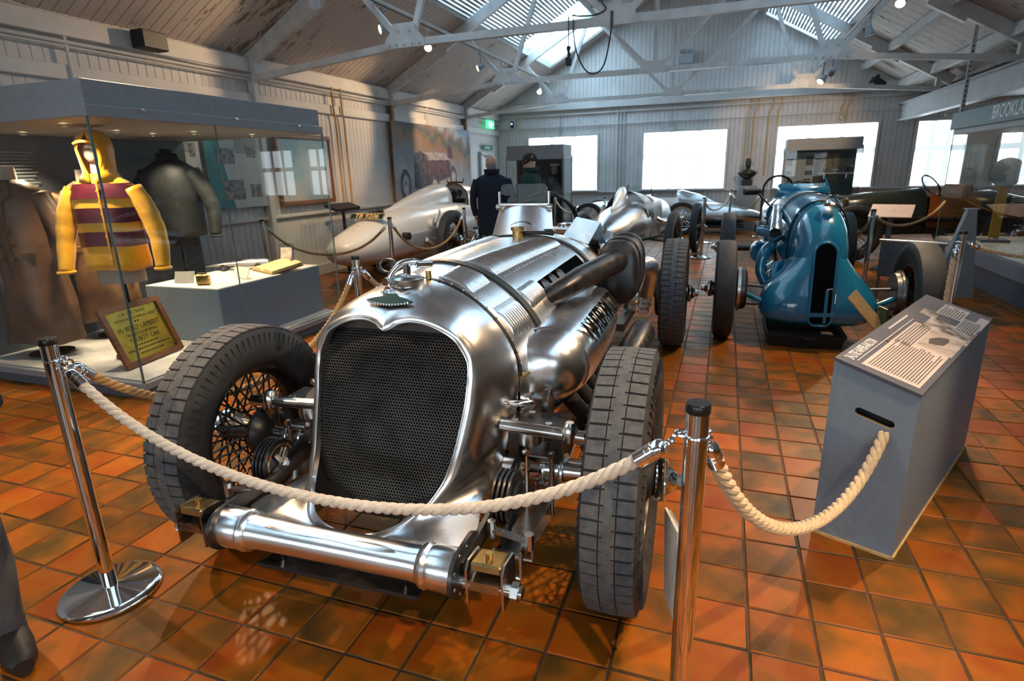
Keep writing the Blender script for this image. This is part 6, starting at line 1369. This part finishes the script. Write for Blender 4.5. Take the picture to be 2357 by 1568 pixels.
# bits on the back wall
el = thing('emergency_light', 'twin-spot emergency light box high on the gable wall', 'light', (-1.07, 15.18, 3.72)); MB().cbox((0,0,.13), (.34,.10,.22), .01).build('box', 'beam', el, 0)
for s in (-1, 1): MB().cbox((s*.08,-.02,.28), (.13,.09,.07), .01).build('lamp_head', 'lampgrey', el, 0)
MB().tube([(.05,.05,0),(.05,.05,-.7)], .012, 6).build('feed_conduit', 'wallw', el)
for k, (x, z, lb) in enumerate(((-1.33,2.42,'small round conduit box left of the second window'),(-4.06,2.48,'small round sensor above the first window'),(2.30,2.42,'small conduit box above the third window'))):
    cb_ = thing('junction_box', lb, 'junction box', (x, 15.22, z)); MB().lathe([(0,0),(.05,0),(.055,-.02),(.05,-.05),(0,-.055)], axis='y', n=20).build('box', 'lampgrey', cb_); MB().tube([(0,.03,0),(0,.03,.34)], .011, 6).build('drop_conduit', 'lampgrey', cb_)
al = thing('alarm_sounder', 'red alarm sounder under the left roof slope at the gable', 'alarm', (-4.15, 15.21, 3.18)); MB().lathe([(0,0),(.05,0),(.055,-.03),(.035,-.06),(0,-.06)], axis='y', n=20).build('body', mat('alarm_red', (.35,.02,.01), .4, var=.1), al); MB().box((0,.03,0), (.09,.03,.09)).build('back_box', 'beam', al, 0)
bl = thing('alarm_light', 'small blue alarm light near the far left corner', 'light', (-5.35, 15.19, 2.62)); MB().cbox((0,0,0), (.07,.06,.16), .008).build('housing', 'matblack', bl, 0); MB().ell((0,-.035,.02), (.02,.015,.02), 10, 6).build('lens', emis('blue_led', (.1,.3,1), 6), bl)
# bust on pedestal
pd = thing('pedestal', 'grey box pedestal under the bronze bust', 'pedestal', (.468, 14.88, 0)); MB().cbox((0,0,.50), (.40,.40,1.0), .006).build('column', 'casegrey', pd, 0); MB().box((0,-.203,.94), (.10,.004,.04)).build('name_plate', 'ropew', pd, 0)
bu = thing('bronze_bust', 'bronze bust of a man on the grey pedestal', 'bust', (.448, 14.88, 1.0)); MB().cbox((0,0,.07), (.24,.20,.14), .01).build('bust_base', 'matblack', bu, 0)
shb = [(.14,.06,.05),(.18,.11,.08),(.24,.19,.10),(.29,.22,.11),(.32,.17,.10),(.35,.08,.075),(.38,.062,.065),(.41,.066,.075),(.45,.082,.10),(.50,.090,.108),(.55,.085,.102),(.585,.06,.075),(.60,.02,.025)]
MB().loft([[Vector((a_*math.cos(q), b_*math.sin(q)-(.012 if z > .4 else 0), z)) for q in [2*PI*k/24 for k in range(24)]] for z, a_, b_ in shb], cap0=True, cap1=True).build('figure', 'bronze', bu, 60)
MB().ell((0,-.115,.475), (.014,.022,.028), 10, 6).build('nose', 'bronze', bu)
for s in (-1, 1): MB().ell((s*.088,-.005,.48), (.012,.022,.034), 10, 6).build('ear', 'bronze', bu)
# wire-backed chair behind the blue car
ch = thing('wire_chair', 'round-backed wire chair behind the blue car cockpit', 'chair', (.86, 11.2, 0)); MB().torus((0,.2,1.02), .24, .02, 'y', 28, 8, 0, PI).build('back_hoop', 'black', ch); MB().cbox((0,0,.46), (.46,.46,.05), .02).build('seat', 'leather', ch, 20)
for k in range(7): x = -.18+.06*k; MB().cyl((x,.2,.5), (x,.2,1.02+math.sqrt(max(0,.0576-x*x))), .007, n=6).build('back_rod', 'beam', ch)
for sx_ in (-1, 1):
    MB().cyl((sx_*.24,.2,.5), (sx_*.24,.2,1.02), .018, n=10).build('back_post', 'black', ch)
    for sy_ in (-1, 1): MB().cyl((sx_*.2,sy_*.2,0), (sx_*.2,sy_*.2,.45), .014, n=8).build('leg', 'black', ch)
# black pendant lamp cable looped over the near truss
hc = thing('hanging_cable', 'black cable hanging in a deep loop from the near truss', 'cable', (-1.9, 6.46, 2.92))
MB().tube(cat([(.62,-.06,.26),(.62,-.07,.12),(.66,-.07,.05),(.55,-.06,.01),(.40,-.06,.015),(.32,-.06,.03)], 5), .007, 6).build('upper_lead', 'matblack', hc)
MB().tube(cat([(.33,-.05,0),(.33,-.06,-.10),(.36,-.06,-.30),(.45,-.06,-.48),(.55,-.06,-.53),(.64,-.06,-.47),(.69,-.06,-.3),(.72,-.06,-.1),(.72,-.05,.03)], 6), .0075, 6).build('loop', 'matblack', hc)
MB().box((.72,-.05,-.05), (.025,.03,.16)).build('cable_clamp', 'dsteel', hc, 0)
pl_ = thing('pendant_socket', 'black pendant socket hanging beside the looped cable', 'socket', (-1.62, 6.40, 2.92)); MB().tube([(0,0,.02),(0,0,-.25)], .006, 6).build('flex', 'matblack', pl_); MB().tube([(0,0,-.25),(0,0,-.27),(0,0,-.30),(.005,0,-.33),(0,0,-.36)], [.02,.022,.012,.018,.010], 10).build('strain_relief', 'matblack', pl_); MB().cbox((0,0,-.395), (.055,.055,.08), .008).build('socket_body', 'matblack', pl_, 0)
pj = thing('ceiling_projector', 'dark tubular lamp up in the ridge, partly cropped', 'lamp', (-.98, 7.6, 3.55)); MB().tube([(0,0,.45),(.06,.03,.0)], .075, 18).build('barrel', 'matblack', pj); MB().lathe([(0,0),(.06,0),(.07,.02)], (.062,.031,-.012), n=18).build('lens', 'lampgrey', pj); MB().cyl((0,0,.45), (0,0,1.6), .02).build('drop_rod', 'beam', pj)
# cable swag on the left wall
sw = thing('wall_cable', 'white cable swagged along the upper left wall', 'cable', (-5.76, 2.5, 2.9)); MB().tube(cat([(.0,.8,.10),(.0,1.8,-.05),(.0,2.6,-.15),(.0,3.4,-.17),(.0,3.9,-.12)], 8), .012, 8).build('cable_run', 'wallw', sw); MB().box((0,3.9,-.12), (.05,.05,.05)).build('clip', 'wallw', sw, 0)
# tan pipes on the left wall by the framed picture
for k, y_ in enumerate((8.12, 8.34)):
    MB().tube([(XL+.05,y_,1.0),(XL+.05,y_,2.30),(XL+.07,y_-.05,2.42),(XL+.07,y_-.05,2.75)], .016, 8).build('conduit', 'pipeo', wall_left)
for y_ in (4.15, 11.2): MB().tube([(XL+.05,y_,2.2),(XL+.05,y_,2.9)], .014, 8).build('conduit', 'wallw', wall_left)
# ------------------------------------------------------------------ grey ramp panel and second sign by the green racer
pg = thing('caption_stand', 'pale caption panel on a stand in front of the green racer', 'stand', (2.15, 9.35, 0), R(-20)); MB().box((0,0,.80), (.50,.30,.012), rotm('X', 30)).build('panel_face', mat('pale_caption', (.55,.45,.40), .5, var=.1), pg, 0); MB().bar((0,.05,0), (0,.02,.80), .06, .05).build('panel_post', 'greyd', pg, 0); MB().cbox((0,.05,.01), (.3,.3,.02), .004).build('panel_foot', 'greyd', pg, 0)
gp_ = thing('sloping_stand', 'grey sloping panel stand beside the right case', 'stand', (2.38, 7.5, 0), R(10)); MB().prism([(-.22,0),(.22,0),(.10,.95),(.02,.95)], .06, Matrix.Rotation(PI/2, 4, 'X')).build('stand_body', 'casegrey', gp_, 0); MB().box((.06,-.03,.95), (.12,.08,.01)).build('stand_cap', 'beam', gp_, 0)
gf = thing('barrier_board', 'dark board with silver top rail between blue car and green racer', 'board', (1.72, 6.55, 0), R(-28)); MB().box((0,0,.52), (.52,.02,.34)).build('board_face', 'greyd', gf, 0); MB().cyl((-.28,0,.70), (.28,0,.70), .016).build('top_rail', 'steel', gf)
for s in (-1, 1): MB().cyl((s*.24,0,0), (s*.24,0,.70), .012).build('leg', 'greyd', gf)
# ------------------------------------------------------------------ people
M['skin'] = mat('skin', (.62,.36,.27), .5, var=.08, scale=20)
M['navy'] = mat('navy_wool_coat', (.010,.016,.032), .85, var=.3, scale=40, bump=.2, bscale=120)
M['gcoat'] = mat('dark_green_coat', (.012,.045,.035), .8, var=.3, scale=40, bump=.2, bscale=120)
M['jeans'] = mat('grey_trousers', (.075,.08,.09), .85, var=.25, scale=14, bump=.25, bscale=60)
M['shoe'] = mat('dark_brown_boot', (.022,.017,.014), .5, var=.3, scale=14, bump=.1)
def rings_(prof, n=28):
    return [[Vector((cx+a*math.cos(q), cy+b*math.sin(q), z)) for q in [2*PI*k/n for k in range(n)]] for z, a, b, cx, cy in prof]
def hand(t, loc, s, rot=None):
    h = MB(); loc = Vector(loc); h.ell(loc+Vector((0,0,-.045)), (.022,.042,.055), 14, 8)
    for k, (dy, ln_) in enumerate(((-.030,.062),(-.010,.072),(.010,.068),(.028,.054))):
        b0 = loc+Vector((0,dy,-.085)); h.tube([b0, b0+Vector((-s*.006,0,-ln_*.5)), b0+Vector((-s*.022,0,-ln_))], [.0095,.009,.0075], 8)
    h.tube([loc+Vector((0,-.036,-.035)), loc+Vector((-s*.012,-.058,-.065)), loc+Vector((-s*.02,-.060,-.095))], [.012,.0105,.008], 8)
    if rot is not None: h.v = [tuple(loc+rot @ (Vector(v)-loc)) for v in h.v]
    return h.build('hand', 'skin', t, 60)
def person(label, loc, rz, H, coat, trous, hair, coat_len=.45, arms=0, bald=False, collar=True, turn=0, tilt=0, coatw=1.0):
    t = thing('person', label, 'person', loc, rz); f = H/1.72
    # one continuous body: legs, torso, neck and head skinned in one go
    body_ = MB()
    for s in (-1, 1):
        body_.loft(rings_([(.05*f,.045,.055,s*.10,.0),(.12*f,.045,.05,s*.10,.0),(.30*f,.062,.066,s*.10,.0),(.45*f,.058,.062,s*.10,-.005),(.60*f,.075,.08,s*.10,0),(.80*f,.088,.098,s*.09,0),(.90*f,.085,.11,s*.075,0)], 20), cap0=True, cap1=True)
    body_.loft(rings_([(.82*f,.14,.10,0,0),(.92*f,.165,.12,0,0),(1.05*f,.155,.11,0,0),(1.25*f,.18,.12,0,0),(1.40*f,.17,.10,0,0),(1.45*f,.07,.07,0,0),(1.48*f,.055,.06,0,0)]), cap0=True, cap1=True)
    bo = body_.build('body', trous, t, 60)
    for s in (-1, 1):
        sh = MB(); sh.loft([[Vector((s*.10+a*math.cos(q), y+.02, max(0,.0)+.045+(.04*k)*math.sin(q) if math.sin(q) > 0 else .045+.045*math.sin(q))) for q in [2*PI*j/16 for j in range(16)]] for y, a, k in ((-.20,.025,.3),(-.17,.042,.6),(-.08,.048,1.1),(.02,.042,2.0),(.07,.038,1.8),(.09,.02,.8))], cap0=True, cap1=True); sh.build('shoe', 'shoe', t, 60)
    cz = coat_len
    co = rings_([(cz*f,.235*coatw,.165,0,.0),((cz+.2)*f,.225*coatw,.16,0,0),(.95*f,.205*coatw,.15,0,0),(1.15*f,.205*coatw,.145,0,0),(1.30*f,.225*coatw,.145,0,0),(1.39*f,.205*coatw,.12,0,0),(1.44*f,.12,.095,0,.0),(1.46*f,.085,.085,0,0)], 36)
    for r_ in co:
        for k, v in enumerate(r_): v += Vector((math.cos(k*.9)*.006, math.sin(k*1.3)*.006, 0))
    co_ = MB().loft(co).build('coat', coat, t, 65); co_.modifiers.new('s', 'SOLIDIFY').thickness = .008
    if collar: MB().loft(rings_([(1.43*f,.095,.092,0,.005),(1.48*f,.105,.102,0,.008),(1.52*f,.115,.108,0,.010)], 28)).build('collar', coat, t, 60).modifiers.new('s', 'SOLIDIFY').thickness = .008
    for s in (-1, 1):
        pth = cat([(s*.195*coatw,0,1.36*f),(s*.25,.02,1.2*f),(s*.24,-.06,1.12*f),(s*.10,-.17,1.17*f)], 5) if arms else cat([(s*.195*coatw,0,1.36*f),(s*.255*coatw,.01,1.18*f),(s*.265*coatw,-.01,1.0*f),(s*.245*coatw,-.06,.84*f)], 5); MB().tube(pth, [.070-.028*k/15 for k in range(len(pth))], 16).build('sleeve', coat, t, 60)
        hand(t, pth[-1]+Vector((0,-.005,.02)), s, rotm('Y', s*80) if arms else None)
    # head with face
    hr_ = Matrix.Rotation(R(turn), 3, 'Z') @ Matrix.Rotation(R(tilt), 3, 'X'); hc_ = Vector((0,-.012,H-.125*f))
    hd = []
    for z, a, b, yo in ((-.125,.045,.048,.012),(-.105,.052,.065,-.012),(-.08,.060,.082,-.014),(-.045,.068,.092,-.008),(0,.074,.097,0),(.04,.075,.099,.004),(.08,.066,.088,.006),(.105,.045,.06,.008),(.12,.018,.025,.008)):
        hd.append([hc_+hr_ @ Vector((a*f*math.cos(q), (yo+b*math.sin(q))*f, z*f)) for q in [2*PI*k/28 for k in range(28)]])
    MB().loft(hd, cap0=True, cap1=True).build('head', 'skin', t, 70); MB().tube([hc_+Vector((0,.02,-.10*f)), Vector((0,.015,1.44*f))], .052, 16).build('neck', 'skin', t)
    hp = lambda x, y, z: hc_+hr_ @ (Vector((x, y, z))*f)
    MB().loft([[hp(x*.9, -.092-d, z) for x in (-.010,.010)]+[hp(.0,-.095-d*1.3,z)] for z, d in ((.005,.0),(-.02,.012),(-.035,.020),(-.045,.004))], cap0=True, cap1=True).build('nose', 'skin', t, 60)
    MB().ell(hp(0,-.093,-.068), (.022*f,.008*f,.006*f), 12, 6).build('mouth', mat('lips', (.36,.14,.11), .5, var=.05), t)
    for s in (-1, 1):
        MB().ell(hp(s*.030,-.088,.002), (.011*f,.007*f,.007*f), 10, 6).build('eye', 'ropew', t); MB().ell(hp(s*.030,-.0945,.002), (.0045*f,.003*f,.0045*f), 8, 5).build('pupil', 'matblack', t)
        MB().ell(hp(s*.076,.01,-.008), (.010*f,.018*f,.030*f), 10, 7).build('ear', 'skin', t)
    return t, hp, f
# older man in navy overcoat, seen from behind-left
t, hp, f = person('bald older man in a navy overcoat with turned-up collar, seen from behind', (-3.30, 8.40, 0), R(200), 1.69, 'navy', 'matblack', None, bald=True, turn=-35, tilt=-6, coat_len=.42, coatw=1.10)
hb = []
for z, a, b in ((-.07,.073,.07),(-.04,.078,.085),(-.01,.080,.092),(.015,.078,.09)):
    hb.append([hp(a*math.cos(q), .006+b*1.04*math.sin(q), z) for q in [R(-25)+R(230)*k/20 for k in range(21)]])
MB().loft(hb, closed=False).build('hair', mat('short_grey_hair', (.30,.28,.27), .8, var=.2, scale=60, bump=.3, bscale=200), t, 60)
# younger visitor with dark curly hair and glasses, in profile
t, hp, f = person('visitor with dark curly hair and glasses in a dark green coat, looking left', (-2.84, 8.85, 0), R(-100), 1.70, 'gcoat', 'matblack', None, turn=0, tilt=16, coat_len=.50, coatw=.92)
HM = mat('dark_curly_hair', (.022,.014,.010), .7, var=.4, scale=80, bump=.4, bscale=160); hm = MB(); rr = random.Random(5)
for k in range(150):
    th = rr.uniform(0, 2*PI); ph = rr.uniform(-.15, 1.5); p = (.082*math.cos(th)*math.cos(ph), .012+.102*math.sin(th)*math.cos(ph), .018+.105*math.sin(ph))
    if p[1] < -.055 and p[2] < .06: continue
    hm.ell(hp(*p), (.024,.024,.022), 7, 5)
hm.build('hair', HM, t, 60, kind='stuff')
gl = MB()
for s in (-1, 1): gl.torus(hp(s*.032,-.106,.0), .021, .003, 'y', 18, 6); gl.tube([hp(s*.054,-.103,.004), hp(s*.076,0,.004)], .003, 6)
gl.build('glasses', 'black', t)
# visitor whose leg enters the picture at the lower left
t, hp, f = person('person in grey trousers and dark boots, only one leg in view at lower left', (-2.117, .807, 0), R(68), 1.75, 'navy', 'jeans', None, coat_len=.80, arms=1)
hm = MB().loft([[hp(.08*c_*math.cos(q), .01+.104*c_*math.sin(q), z) for q in [2*PI*k/20 for k in range(20)]] for z, c_ in ((.02,1.02),(.06,1.03),(.10,.8),(.13,.3))], cap1=True).build('hair', HM, t, 60)
